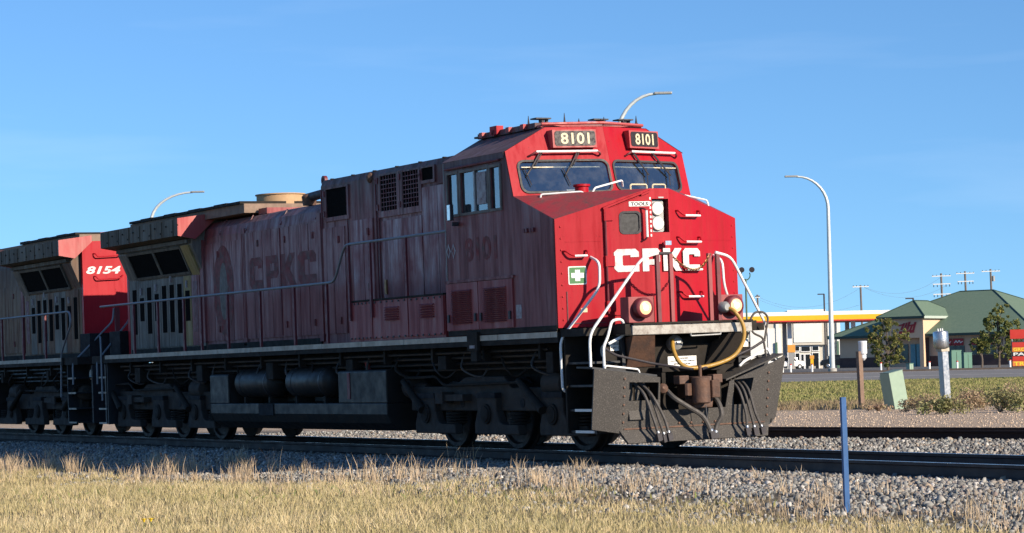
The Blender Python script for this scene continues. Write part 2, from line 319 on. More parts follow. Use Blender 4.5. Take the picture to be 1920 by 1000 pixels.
# ------------------------------------------------------------------ locomotive
def cxf(y, z): return 2.993-0.232*abs(y)-0.309*z          # sloped cab front
def nxf(y): return 3.0 if abs(y) <= 0.16 else 2.64+(1.54-abs(y))*0.2609   # folded nose front
AX = 2.007
def truck(root, xc, sy):
    prof = [(-2.72,.60),(-2.72,.98),(-1.25,.98),(-.85,1.12),(.40,1.12),(.62,.95),(2.55,.95),(2.62,.60)]
    m = MB()
    for s in (-1, 1): m.prism([(xc+a, b) for a, b in prof], 'y', s*1.02, s*1.22)
    m.box(xc-.35, xc+.35, -1.02, 1.02, .62, 1.0); m.box(xc-1.35, xc-.95, -1.02, 1.02, .6, .9); m.box(xc+1.0, xc+1.4, -1.02, 1.02, .6, .9)
    t = m.build('truck', 'truck', root, 0.02)
    wm = MB().lathe((0, 0, 0), (0, 1, 0), [(-.06,.10),(-.06,.44),(-.045,.565),(-.02,.565),(0,.5335),(.085,.5295),(.10,.515),(.10,.455),(.055,.43),(.055,.24),(.12,.19),(.12,.06)], 32)
    first = None
    for a in (-AX, 0, AX):
        for s in (-1, 1):
            if first is None: o = first = wm.build('wheel', 'wheel', t)
            else: o = clone(first, t)
            o.location = (xc+a, s*0.70, 0.5335); o.rotation_euler = (0, 0, 0 if s > 0 else math.pi)
        MB().tube([(xc+a, -.8, .5335), (xc+a, .8, .5335)], .09, 10).build('axle', 'under', t)
        jb = [(-.40,.25),(-.40,.40),(-.30,.62),(-.30,.80),(-.16,.88),(.16,.88),(.30,.80),(.30,.60),(.40,.44),(.52,.40),(.95,.40),(.98,.25)]
        b = MB().prism([(xc+a+q[0], q[1]) for q in jb], 'y', sy*1.18, sy*1.32).build('axle_box', 'truck', t, 0.02)
        MB().lathe((xc+a, sy*1.32, .56), (0, sy, 0), [(0,.155),(.03,.15),(.03,.12),(.045,.115),(.05,.03)], 20).build('bearing_cover', 'under', t)
        MB().prism([(xc+a-.30,.80),(xc+a-.30,.88),(xc+a+.30,.88),(xc+a+.30,.80)], 'y', sy*1.223, sy*1.335).build('pedestal_gap', 'hole', t)
        sp = MB()
        for k in range(4): sp.lathe((xc+a+.73, sy*1.16, .405+k*.047), (0, 0, 1), [(0,.13),(.006,.165),(.028,.165),(.034,.13)], 14)
        sp.build('coil_spring', 'under', t)
    MB().tube([(xc-2.75, sy*1.34, 1.08), (xc-2.02, sy*1.38, .62)], [.05, .07], 10).build('damper', 'under', t)
    MB().tube([(xc+1.05, sy*1.34, 1.06), (xc+1.82, sy*1.38, .62)], [.05, .07], 10).build('damper', 'under', t)
    MB().lathe((xc-3.0, sy*1.12, .97), (1, 0, 0), [(0,.05),(.04,.15),(.12,.18),(.35,.18),(.36,.08),(.7,.06)], 16).build('brake_cylinder', 'truck', t)
    MB().lathe((xc+1.62, sy*1.12, 1.0), (1, 0, 0), [(0,.15),(.03,.19),(.55,.19),(.6,.12),(.62,.02)], 16).build('brake_cylinder', 'truck', t)
    MB().tube(bend_path([(xc-2.8, sy*1.28, 1.12), (xc-1.7, sy*1.28, 1.14), (xc-1.45, sy*1.28, 1.0), (xc+1.1, sy*1.28, 1.03)], .1), .022, 6).build('brake_pipe', 'under', t)
    MB().box(xc-1.5, xc-.65, sy*1.22, sy*1.38, .76, .86).box(xc-1.5, xc-1.25, sy*1.22, sy*1.42, .72, .90).build('side_bearer', 'truck', t)
    for q in (-.95, .95): MB().lathe((xc+q, sy*1.20, .72), (0, sy, 0), [(0,.07),(.026,.07)], 12).build('frame_hole', 'hole', t)
    return t
def door_row(part, xs, z0, z1, y, sy, mat, latch=True, gap=0.009):
    for a, b in zip(xs[:-1], xs[1:]):
        MB().box(a+gap, b-gap, sy*(y-.01), sy*(y+.022), z0, z1).build('hood_door', mat, part)
    if latch:
        for k, (a, b) in enumerate(zip(xs[:-1], xs[1:])):
            if k % 3 == 1:
                for zz in (z1-.22, z0+.22): MB().box((a+b)/2-.03, (a+b)/2+.03, sy*(y+.02), sy*(y+.042), zz-.06, zz+.06).build('latch', 'ghost', part)
def louvre(part, x0, x1, z0, z1, n, y, sy, mat):
    h = (z1-z0)/n; me = None
    for k in range(n):
        zc = z0+h*(k+.5)
        if me is None:
            me = MB().add([(x0, 0, -h*.36), (x1, 0, -h*.36), (x1, sy*.035, -h*.30), (x0, sy*.035, -h*.30), (x0, 0, h*.36), (x1, 0, h*.36)],
                          [(0,1,2,3),(3,2,5,4),(0,3,4),(1,5,2)]).build('louvre_slat', mat, part); o = me
        else: o = clone(me, part)
        o.location = (0, sy*y, zc)
def rear_half(root, sy, style):
    """radiator end: hood, flares, screens, doors, rear platform, steps and handrails; sy is the side in view"""
    main = 'red_side' if style == 1 else 'peeling'
    h = MB().prism([(-.97,1.74),(-.97,3.93),(-.93,4.10),(-.80,4.22),(-.45,4.29),(.45,4.29),(.80,4.22),(.93,4.10),(.97,3.93),(.97,1.74)], 'x', -12.0, -6.45).build('engine_hood', main, root)
    rh = MB().prism([(-1.0,1.74),(-1.0,3.28),(-1.22,3.80),(-1.22,3.92),(-.9,4.29),(.9,4.29),(1.22,3.92),(1.22,3.80),(1.0,3.28),(1.0,1.74)], 'x', -16.2, -12.02).build('radiator_hood', 'grey_door' if style == 1 else main, root)
    # doors of the engine hood
    door_row(h, [-11.98,-11.51,-11.04,-10.57,-10.1], 1.92, 3.80 if style == 1 else 3.5, .97, sy, main)
    door_row(h, list(np.linspace(-9.93, -6.63, 9)), 1.92, 3.90, .97, sy, main)
    MB().box(-10.09, -9.94, sy*.96, sy*1.0, 1.8, 4.0).build('hood_joint', main, h); MB().box(-6.62, -6.47, sy*.96, sy*1.01, 1.8, 4.05).build('hood_joint', main, h)
    for x in (-10.055, -9.975, -8.28, -6.58, -6.51): MB().tube([(x, sy*.995, 1.95), (x, sy*.995, 3.9)], .014, 6).build('hinge_rod', 'dark_red', h)
    MB().box(-11.9, -6.6, sy*.97, sy*1.0, 1.75, 1.86).build('kick_plate', 'under', h)
    for x in (-11.2, -9.9, -8.3, -6.75):
        MB().add([(x, sy*.975, 3.95), (x+.03, sy*.975, 3.95), (x+.03, sy*.81, 4.235), (x, sy*.81, 4.235), (x, sy*.99, 3.96), (x+.03, sy*.99, 3.96), (x+.03, sy*.825, 4.245), (x, sy*.825, 4.245)], [(4,5,6,7),(0,1,5,4),(3,2,6,7),(0,3,7,4),(1,2,6,5)]).build('roof_seam', main, h)
    # radiator flare on both sides
    for s in (-1, 1):
        MB().prism([(s*1.54,4.32),(s*.80,4.42),(s*.80,4.30),(s*1.18,3.935),(s*1.54,3.99)], 'x', -16.33, -11.95).build('radiator_flare', 'flare_grey', root)
    for xe, d in ((-11.95, 1), (-16.33, -1)):
        for s in (-1, 1):
            MB().prism([(s*1.545,4.325),(s*.78,4.425),(s*.78,4.28),(s*1.18,3.92),(s*1.545,3.985)], 'x', xe+d*.004, xe+d*.03).build('flare_end_plate', 'red_light', root)
    for k in range(7):
        MB().box(-15.9+k*.62, -15.88+k*.62, sy*1.54, sy*1.555, 4.0, 4.31).build('flare_rib', 'flare_grey', rh)
        for q in (0, 1): MB().box(-15.95+k*.62+q*.3, -15.92+k*.62+q*.3, sy*1.54, sy*1.56, 4.06+q*.12, 4.09+q*.12).build('flare_bolt', 'under', rh)
    MB().box(-16.1, -12.1, sy*1.10, sy*1.30, 3.85, 3.925).build('screen_header', 'flare_grey', root)
    # tilted intake screens
    for x0, x1 in ((-15.55, -14.15), (-14.05, -12.62)):
        fn = lambda u, v, d: (u, sy*(1.0+(v-3.28)*.423+.006+d), v-.42*d)
        sc = MB().sheet([(x0, 3.33), (x1, 3.33), (x1, 3.78), (x0, 3.78)], [], fn, .02).build('intake_screen', 'screen', rh)
        f = MB().sheet([(x0-.05, 3.28), (x1+.05, 3.28), (x1+.05, 3.83), (x0-.05, 3.83)], [[(x0, 3.33), (x0, 3.78), (x1, 3.78), (x1, 3.33)]], fn, .04).build('screen_frame', 'flare_grey', rh)
    MB().prism([(sy*1.0,3.2),(sy*1.27,3.82),(sy*1.0,3.86)], 'x', -12.55, -12.15).build('screen_end', 'old_yellow' if style == 1 else 'grey_door', rh)
    MB().box(-12.14, -11.95, sy*.98, sy*1.03, 1.9, 3.9).build('corner_post', 'red_side', rh)
    # slotted doors below the screens
    xs = list(np.linspace(-16.05, -12.2, 10))
    cols = ['grey_door']*6+['grey_door', 'old_yellow', 'red_side'] if style == 1 else ['peeling', 'peeling', 'grey_door', 'grey_door', 'peeling', 'grey_door', 'peeling', 'grey_door', 'peeling']
    zr = [(2.15,3.08),(2.42,2.90),(2.15,3.10),(2.40,2.95),(2.15,3.10),(2.15,3.10),(2.12,3.10),(2.35,2.95),(2.12,3.12)]
    for k, (a, b) in enumerate(zip(xs[:-1], xs[1:])):
        MB().box(a+.008, b-.008, sy*.99, sy*1.02, 1.86, 3.24).build('radiator_door', cols[k], rh)
        z0, z1 = zr[k]; MB().box(a+.10, b-.10, sy*1.015, sy*1.026, z0, z1).build('vent_slot', 'screen' if k != 8 else 'dark_red', rh)
        if k % 2: MB().box(a+.18, b-.20, sy*1.02, sy*1.05, z1+.06, z1+.2).build('latch', 'ghost_white', rh)
    MB().box(-16.1, -12.0, sy*1.0, sy*1.02, 1.75, 1.84).build('kick_plate', 'under', rh)
    # raised radiator roof
    MB().box(-16.1, -9.95, -.97, .97, 4.292, 4.465).build('radiator_roof', 'roof_tan', root)
    for k in range(9 if style == 1 else 6): MB().box(-16.0+k*.67, -15.36+k*.67, -1.03, 1.03, 4.467, 4.515+.012*(k % 2)).build('roof_shutter', 'under', root)
    MB().box(-16.33, -16.22, -1.0, 1.0, 1.74, 4.30).build('end_wall', 'red_front', root)
    # rear platform, steps, end handrails
    MB().box(-17.25, -16.36, -1.5, 1.5, 1.58, 1.74).build('end_platform', 'under', root)
    for s in (-1, 1):
        MB().box(-17.05, -16.45, s*.95, s*1.0, .3, 1.575).build('step_back', 'black', root)
        for zz, xx in ((.34, 0), (.64, .05), (.98, .08), (1.30, .1)):
            st = MB().box(-17.0, -16.5, s*1.0, s*1.46, zz-.03, zz).build('step', 'black', root)
            MB().box(-16.98, -16.52, s*1.46, s*1.475, zz-.032, zz+.004).build('step_edge', 'sill_white', st)
        MB().box(-16.46, -16.42, s*.9, s*1.46, .3, 1.575).build('step_side', 'black', root)
        MB().tube(bend_path([(-16.94, s*1.5, 1.15), (-16.94, s*1.5, 1.62), (-17.2, s*.65, 2.5), (-17.2, s*.62, 2.78)], .1), .022, 8).build('end_handrail', 'grey_rail', root)
        MB().box(-17.24, -17.17, s*.5, s*.6, 1.74, 2.8).build('end_post', 'dark_red', root)
    MB().lathe((-16.75, sy*1.02, 1.35), (0, sy, 0), [(0,.11),(.012,.11)], 18).build('round_sticker', 'white_sign', root)
    if style == 1:
        MB().tube(bend_path([(-16.6, sy*1.52, .80), (-16.6, sy*1.52, 1.9), (-16.68, sy*1.5, 2.15)], .1), .022, 8).build('end_handrail', 'grey_rail', root)
    else:
        MB().tube(bend_path([(-6.6, sy*1.52, 2.72), (-16.9, sy*1.52, 2.74), (-16.95, sy*1.52, 2.45), (-16.26, sy*1.52, 1.86), (-16.17, sy*1.52, .88)], .14), .022, 8).build('side_handrail', 'grey_rail', root)
        for x in (-15.2, -13.6, -12, -10.4, -8.8, -7.2): MB().box(x-.03, x+.03, sy*1.50, sy*1.54, 1.62, 2.71).build('handrail_post', 'dark_red', root)
    MB().box(-17.1, -16.45, sy*.35, sy*1.15, 1.745, 2.25).build('platform_cabinet', 'hole', root, 0.01)
    # end of the frame with the rear coupler and hoses
    MB().box(-17.3, -16.4, -.35, .35, .75, 1.55).box(-17.34, -17.26, -1.2, 1.2, .3, 1.56).build('rear_pilot', 'black', root)
    c = MB().box(-17.62, -17.3, -.11, .11, .82, 1.02).build('rear_coupler', 'rust', root)
    for y, r2 in ((-.5, .3), (.5, .3), (-.7, .2), (.75, .2)):
        MB().tube(smooth_path([(-17.32, y, 1.2), (-17.5, y, .9), (-17.62, y*.8, .45)]), .025, 6).build('air_hose', 'rubber', root)
def running_gear(root, sy, xa, xb):
    """frame, sill, tank and pipes between xa and xb"""
    MB().box(xa, xb, -1.54, 1.54, 1.585, 1.738).box(xa+.4, xb-.4, -.62, .62, 1.0, 1.58).build('underframe', 'under', root)
    xs = [x for x in np.arange(xa+.05, xb, 1.56)]
    for k, x in enumerate(xs):
        x1 = min(x+1.545, xb-.02)
        MB().box(x, x1, sy*1.54, sy*1.548, 1.662, 1.742).build('sill_stripe', 'sill_white', root)
    m = MB()
    for y, z in ((1.36, 1.50), (1.28, 1.42), (1.20, 1.33), (1.1, 1.24)): m.tube([(xa+.5, sy*y, z), (xb-.6, sy*y, z)], .024, 6)
    m.build('underframe_pipe', 'tank', root)
    for k, x in enumerate(np.arange(xa+.9, xb-.5, 1.13)):
        q = RNG.uniform(-.2, .2); MB().tube(smooth_path([(x, sy*1.25, 1.5), (x+.15+q, sy*1.34, 1.25), (x+.4, sy*1.2, 1.12), (x+.5+q, sy*1.05, 1.3)]), RNG.uniform(.014, .026), 6).build('underframe_cable', ('rubber', 'hose_brown', 'under')[k % 3], root)
        if k % 3 == 0: MB().box(x+.5, x+.5+RNG.uniform(.15, .4), sy*1.1, sy*1.4, 1.2+q*.3, 1.46).build('underframe_box', 'under', root, .01)
    for x in np.arange(xa+1.2, xb-.6, 1.7): MB().box(x-.03, x+.03, sy*1.3, sy*1.42, 1.36, 1.584).build('pipe_hanger', 'under', root)
def fuel_tank(root, sy):
    t = MB().prism([(-1.45,.73),(-1.45,.55),(-1.38,.40),(-1.20,.27),(1.20,.27),(1.38,.40),(1.45,.55),(1.45,.73)], 'x', -10.75, -3.15)
    t.prism([(-1.45,.731),(-1.45,1.25),(-1.42,1.28),(1.42,1.28),(1.45,1.25),(1.45,.731)], 'x', -10.75, -9.85)
    t.prism([(-1.45,.731),(-1.45,1.25),(-1.42,1.28),(1.42,1.28),(1.45,1.25),(1.45,.731)], 'x', -5.0, -3.15)
    t.box(-9.85, -5.0, -.75, .75, .731, 1.28)
    t = t.build('fuel_tank', 'tank', root, 0.015)
    MB().box(-8.4, -7.75, sy*1.25, sy*1.47, .52, .728).build('tank_recess_shade', 'hole', t)  # black block paints the shade of a recess onto the tank side
    MB().box(-4.62, -4.52, sy*1.45, sy*1.462, .80, 1.24).build('sight_gauge', 'dark_red', t)
    MB().tube([(-4.3, sy*1.2, 1.28), (-4.25, sy*1.25, 1.42)], .05, 8).build('filler_cap', 'red_box', t)
    for x0, x1 in ((-9.75, -8.02), (-7.42, -5.62)):
        a = MB().lathe((x0, sy*1.14, 1.10), (1, 0, 0), [(0,.02),(.025,.14),(.06,.22),(.10,.262),(.13,.272),(x1-x0-.13,.272),(x1-x0-.10,.262),(x1-x0-.06,.22),(x1-x0-.025,.14),(x1-x0,.02)], 28).build('air_reservoir', 'tank', root)
        for x in (x0+.3, x1-.3):
            MB().lathe((x, sy*1.14, 1.10), (1, 0, 0), [(0,.276),(.05,.276)], 28).build('reservoir_band', 'black', a); MB().box(x-.01, x+.06, sy*.95, sy*1.3, .732, .85).build('reservoir_bracket', 'under', a)
def coupler_end(root):
    """plow, coupler, hoses, cut levers, anticlimber on the front"""
    px = lambda y: 3.74 if abs(y) <= 1.27 else 3.74-(abs(y)-1.27)*.22
    fn = lambda u, v, d: (px(u)+d+.15*(v-.34), u, v)          # the blade leans forward towards its top edge
    pl = MB()
    pl.sheet([(-1.27,.34),(-1.15,.34),(-.66,.34),(1.22,.34),(1.27,.40),(1.27,1.20),(.52,.95),(.47,.59),(-.62,.59),(-.64,1.05),(-1.27,1.15)], [[(-1.14,.74),(-1.14,1.0),(-.66,.98),(-.66,.74)], [(.60,.62),(.60,.97),(.93,.99),(.89,.77),(.86,.62)]], fn, -.025)
    pl.sheet([(-1.66,.37),(-1.27,.30),(-1.27,1.15),(-1.66,1.20)], [], fn, -.025)
    pl.sheet([(1.27,.33),(1.36,.42),(1.50,1.29),(1.27,1.205)], [], fn, -.025)
    pl.add([(3.74,-1.27,.34),(3.74,1.22,.34),(3.86,1.12,.16),(3.86,-1.20,.16),(3.70,-1.27,.30),(3.70,1.22,.30),(3.82,1.12,.15),(3.82,-1.20,.15)], [(0,1,2,3),(4,5,6,7),(0,4,7,3),(1,5,6,2),(3,2,6,7)])
    pl = pl.build('snow_plow', 'plow', root)
    MB().add([(3.68,-1.15,.48),(3.68,-.88,.48),(3.68,-.88,.73),(3.68,-1.15,.73),(3.80,-1.13,.48),(3.80,-.88,.48),(3.76,-.88,.73),(3.76,-1.13,.73)], [(4,5,6,7),(0,4,7,3),(1,5,6,2),(2,3,7,6),(0,1,5,4)]).build('plow_step', 'plow', pl)
    bt = None
    for y, z in [(-1.22, .45+.12*k) for k in range(6)]+[(1.18, .45+.12*k) for k in range(6)]+[(-.5+.2*k, .40) for k in range(5)]:
        if bt is None: o = bt = MB().lathe((0, 0, 0), (1, 0, 0), [(0,.018),(.014,.016),(.016,.006)], 8).build('bolt', 'rust', pl)
        else: o = clone(bt, pl)
        o.location = (3.741+.15*(z-.34), y, z)
    MB().box(3.742, 3.752, -1.20, 1.15, .345, .365).build('cutting_edge', 'rust', pl)
    for k in range(3): MB().box(3.60, 3.62, -1.14+k*.11, -1.07+k*.11, .74, 1.0).build('pocket_bar', 'plow', pl)
    MB().add([(3.75,-.63,1.06),(3.73,-1.66,1.205),(3.30,-1.66,1.215),(3.45,-.63,1.09),(3.75,-.63,1.085),(3.73,-1.66,1.23),(3.30,-1.66,1.24),(3.45,-.63,1.115)], [(0,1,2,3),(4,5,6,7),(0,1,5,4),(1,2,6,5),(2,3,7,6),(3,0,4,7)]).build('plow_top_plate', 'black', pl)
    MB().add([(3.75,.52,.96),(3.78,1.50,1.295),(3.30,1.50,1.30),(3.45,.52,.98),(3.75,.52,.985),(3.78,1.50,1.315),(3.30,1.50,1.32),(3.45,.52,1.0)], [(0,1,2,3),(4,5,6,7),(0,1,5,4),(1,2,6,5),(2,3,7,6),(3,0,4,7)]).build('plow_top_plate', 'plow', pl)
    # dark structure behind the plow
    b = MB().box(3.28, 3.36, -1.22, 1.22, .95, 1.50).box(2.9, 3.28, -1.0, 1.0, .3, 1.6)
    b.box(3.36, 3.70, -.52, -.46, .58, 1.16).box(3.36, 3.70, .40, .46, .58, 1.16).box(3.36, 3.72, -.52, .46, 1.12, 1.18)
    b.build('pilot', 'under', root)
    for s in (-1, 1):
        MB().add([(3.38, s*.55, 1.52), (3.38, s*.92, 1.62), (3.72, s*.98, 1.635), (3.72, s*.62, 1.635), (3.38, s*.42, 1.2), (3.38, s*.9, 1.2)], [(0,1,2,3),(4,0,3),(4,3,2,5),(5,2,1),(0,4,5,1)]).build('climber_bracket', 'rust' if s < 0 else 'truck', root)
    # coupler
    c = MB().prism([(-.15,.60),(-.18,.74),(-.10,.78),(-.12,.90),(-.16,1.04),(.16,1.04),(.14,.9),(.18,.8),(.15,.60)], 'x', 3.72, 3.94)
    c.prism([(3.4,-.09),(3.75,-.12),(3.75,.12),(3.4,.09)], 'z', .74, .95)
    c = c.build('coupler', 'rust', root, 0.015)
    MB().lathe((4.02, -.09, .66), (0, 0, 1), [(0,.10),(.02,.13),(.36,.13),(.38,.10)], 18).build('coupler_knuckle', 'rust', c)
    MB().prism([(3.93,.02),(4.08,.06),(4.12,.16),(4.02,.22),(3.93,.17)], 'z', .74, .98).build('coupler_guard_arm', 'rust', c, 0.01)
    MB().prism([(3.90,-.20),(4.02,-.36),(4.06,-.33),(3.98,-.19)], 'z', .78, .95).build('coupler_horn', 'rust', c, 0.01)
    for s in (-1, 1): MB().box(3.74, 3.90, s*.20, s*.36, .94, 1.06).build('coupler_lug', 'rust', c, 0.01)
    MB().tube([(4.0, -.08, 1.04), (4.0, -.08, 1.2)], .025, 8).build('lift_pin', 'rust', c)
    # air hoses with glad hands
    def hose(pts, r, mat):
        h = MB().tube(smooth_path(pts), r, 8).build('air_hose', mat, root)
        q = Vector(pts[-1]).lerp(Vector(pts[-2]), .22); MB().lathe(q, Vector(pts[-1])-Vector(pts[-2]), [(0,r*1.35),(.03,r*1.35)], 10).build('hose_clamp', 'steel', h)
        e = Vector(pts[-1]); MB().obox(e+Vector((.01, 0, -.03)), (.03, 0, 0), (0, .035, .01), (0, -.01, .05)).build('glad_hand', 'ink', h); return h
    hose([(3.62,-.94,.98),(3.86,-.92,.82),(3.97,-.86,.5),(4.00,-.80,.26)], .021, 'hose_brown')
    hose([(3.62,-.86,.99),(3.88,-.82,.82),(3.99,-.70,.5),(4.02,-.64,.26)], .021, 'hose_brown')
    hose([(3.62,-.78,.97),(3.86,-.80,.75),(3.95,-.76,.48),(3.99,-.70,.24)], .019, 'hose_brown')
    for y in (.66, .74, .82): hose([(3.62,y,.99),(3.88,y-.02,.82),(3.97,y+.02,.5),(4.0,y+.06+(y-.74)*.6,.27)], .02, 'hose_brown')
    hose([(3.78,-.50,.86),(3.92,-.46,.75),(3.99,-.28,.62),(4.03,-.08,.48),(4.05,.04,.25)], .034, 'hose_brown')
    hose([(3.78,.20,.78),(3.96,.22,.68),(4.02,.24,.5),(4.0,.17,.36),(4.0,.13,.25)], .034, 'hose_brown')
    MB().lathe((3.76,-.56,.88), (1, -.3, .3), [(0,.07),(.06,.07),(.08,.05),(.1,.02)], 12).build('hose_valve', 'rust', root)
    MB().tube([(4.02,-.02,.64),(3.99,.02,.45),(3.97,.06,.28)], .006, 5).build('uncoupling_chain', 'steel', root)
    # jumper cable, receptacles
    MB().tube(smooth_path([(3.74,.60,1.99),(3.84,.66,1.92),(3.88,.76,1.72),(3.88,.74,1.5),(3.86,.58,1.30),(3.84,.25,1.19),(3.82,-.10,1.16),(3.74,-.24,1.24),(3.62,-.26,1.42),(3.48,-.18,1.56)], 8), .029, 10).build('jumper_cable', 'yellow_hose', root)
    MB().lathe((3.36,-.10,1.50), (1, -.1, .3), [(0,.11),(.10,.11),(.12,.09),(.16,.05)], 16).build('cable_receptacle', 'frame_grey', root)
    MB().lathe((3.36,.78,1.50), (1, 0, .1), [(0,.12),(.08,.12),(.09,.10)], 16).build('cable_receptacle', 'frame_grey', root)
    MB().lathe((3.66,.56,2.0), (1, .1, 0), [(0,.08),(.08,.08),(.12,.05)], 14).build('cable_plug', 'frame_grey', root)
    s = MB().box(3.362, 3.372, -.20, .28, 1.19, 1.33).build('warning_sign', 'white_sign', root)
    t = MB()
    for txt, z, y0, y1 in (('DANGER', 1.288, -.02, .14), ('DISCONNECT CABLE JUMPERS', 1.248, -.16, .25), ('BEFORE UNCOUPLING', 1.208, -.10, .18)):
        text_on(t, txt, lambda u, v, z=z, y0=y0, y1=y1: (3.3745, y0+(y1-y0)*u, z+.024*v), .02)
    t.build('sign_lettering', 'ink', s)
    s = MB().box(3.362, 3.372, -1.14, -.93, 1.44, 1.58).build('lift_sign', 'white_sign', root); t = MB()
    text_on(t, 'EXCESS', lambda u, v: (3.3745, -1.10+.13*u, 1.52+.03*v), .02); text_on(t, 'LIFT OIL', lambda u, v: (3.3745, -1.12+.17*u, 1.465+.03*v), .02); t.build('sign_lettering', 'ink', s)
    MB().box(3.362, 3.37, .55, .78, 1.0, 1.04).build('small_sign', 'cream', root)
    MB().box(3.362, 3.372, 1.02, 1.18, 1.43, 1.55).build('lift_sign', 'white_sign', root)
    # cut levers with looped handles
    MB().tube(bend_path([(3.55,-1.36,1.20),(3.55,-1.36,1.50),(3.55,-1.28,1.64),(3.5,-1.18,1.86),(3.5,-1.02,1.88),(3.5,-.95,1.76),(3.52,-1.02,1.64),(3.54,-1.27,1.54)], .06), .020, 8).build('cut_lever_handle', 'white_rail', root)
    MB().tube(bend_path([(3.55,-1.34,1.48),(3.58,-1.2,1.38),(3.62,-.6,1.24),(3.9,-.12,1.14)], .1), .018, 8).build('cut_lever', 'ink', root)
    MB().tube(bend_path([(3.55,1.36,1.28),(3.55,1.32,1.55),(3.52,1.16,1.62),(3.5,1.12,1.78),(3.5,1.22,1.92),(3.5,1.38,1.92),(3.5,1.46,1.84),(3.55,1.34,1.50)], .06), .016, 8).build('cut_lever_handle', 'hose_brown', root)
    MB().tube(bend_path([(3.55,1.32,1.50),(3.58,1.1,1.40),(3.62,.6,1.24),(3.9,.02,1.14)], .1), .020, 8).build('cut_lever', 'ink', root)
    MB().tube(bend_path([(3.60,-1.38,1.14),(3.60,-1.38,1.24),(3.64,-.86,1.17),(3.64,-.84,1.10)], .04), .014, 6).build('plow_grab', 'white_rail', root)
    MB().tube(bend_path([(3.60,.86,1.16),(3.62,.92,1.22),(3.52,1.40,1.40),(3.50,1.48,1.28)], .05), .02, 6).build('plow_grab', 'white_rail', root)
    # anticlimber and its platform
    MB().box(2.66, 3.30, -1.52, 1.52, 1.66, 1.77).build('front_platform', 'under', root)
    ac = MB().box(3.302, 3.75, -1.0, 1.0, 1.645, 1.785).build('anticlimber', 'climber', root, 0.012)
    MB().box(3.31, 3.78, -1.0, 1.0, 1.788, 1.815).build('climber_lip', 'under', ac)
    MB().box(3.40, 3.72, -1.10, -1.003, 1.66, 1.80).build('climber_end', 'under', ac); MB().box(3.40, 3.72, 1.003, 1.10, 1.66, 1.80).build('climber_end', 'under', ac)
    MB().tube(bend_path([(3.76,-.05,1.645),(3.76,-.05,1.61),(3.76,.45,1.62),(3.76,.45,1.645)], .03), .012, 6).build('climber_grab', 'frame_grey', ac)
    # ditch lights
    for s in (-1, 1):
        d = MB().box(3.38, 3.60, s*.53, s*.96, 1.817, 2.18).build('ditch_light', 'red_box', root, 0.008)
        MB().lathe((3.60, s*.76, 2.02), (1, 0, 0), [(0,.145),(.10,.145),(.12,.13),(.13,.096)], 24).build('light_bezel', 'dark_red', d)
        MB().lathe((3.73, s*.76, 2.02), (1, 0, 0), [(0,.094),(.010,.075),(.014,.038)], 24).build('lens', 'lamp_amber', d); MB().lathe((3.745, s*.76, 2.02), (1, 0, 0), [(0,.040),(.006,.01)], 14).build('bulb', 'bulb', d)
    # gate posts and chain
    for y in (-.49, -.27, .38, .52):
        MB().box(3.62, 3.67, y-.028, y+.028, 1.816, 2.77).build('gate_post', 'dark_red' if y in (-.49, .52) else 'red_box', root)
    MB().tube([(3.645,-.49,2.775), (3.645,-.25,2.775)], .022, 8).build('gate_rail', 'ink', root)
    ch = MB(); pts = smooth_path([(3.66,-.25,2.74),(3.70,-.10,2.60),(3.72,.05,2.54),(3.70,.22,2.58),(3.66,.40,2.76)], 7)
    cm = None
    for i, (a, b) in enumerate(zip(pts[:-1], pts[1:])):
        a, b = Vector(a), Vector(b); d = (b-a); mid = (a+b)/2; side = Vector((1, 0, 0)) if i % 2 else d.cross(Vector((1, 0, 0))).normalized()
        t = d.normalized(); L = d.length*.68; q = [mid+t*L*math.cos(k*math.pi/4)+side*.014*math.sin(k*math.pi/4) for k in range(9)]
        ch.tube(q, .0065, 5, False)
    ch.build('safety_chain', 'brass', root)
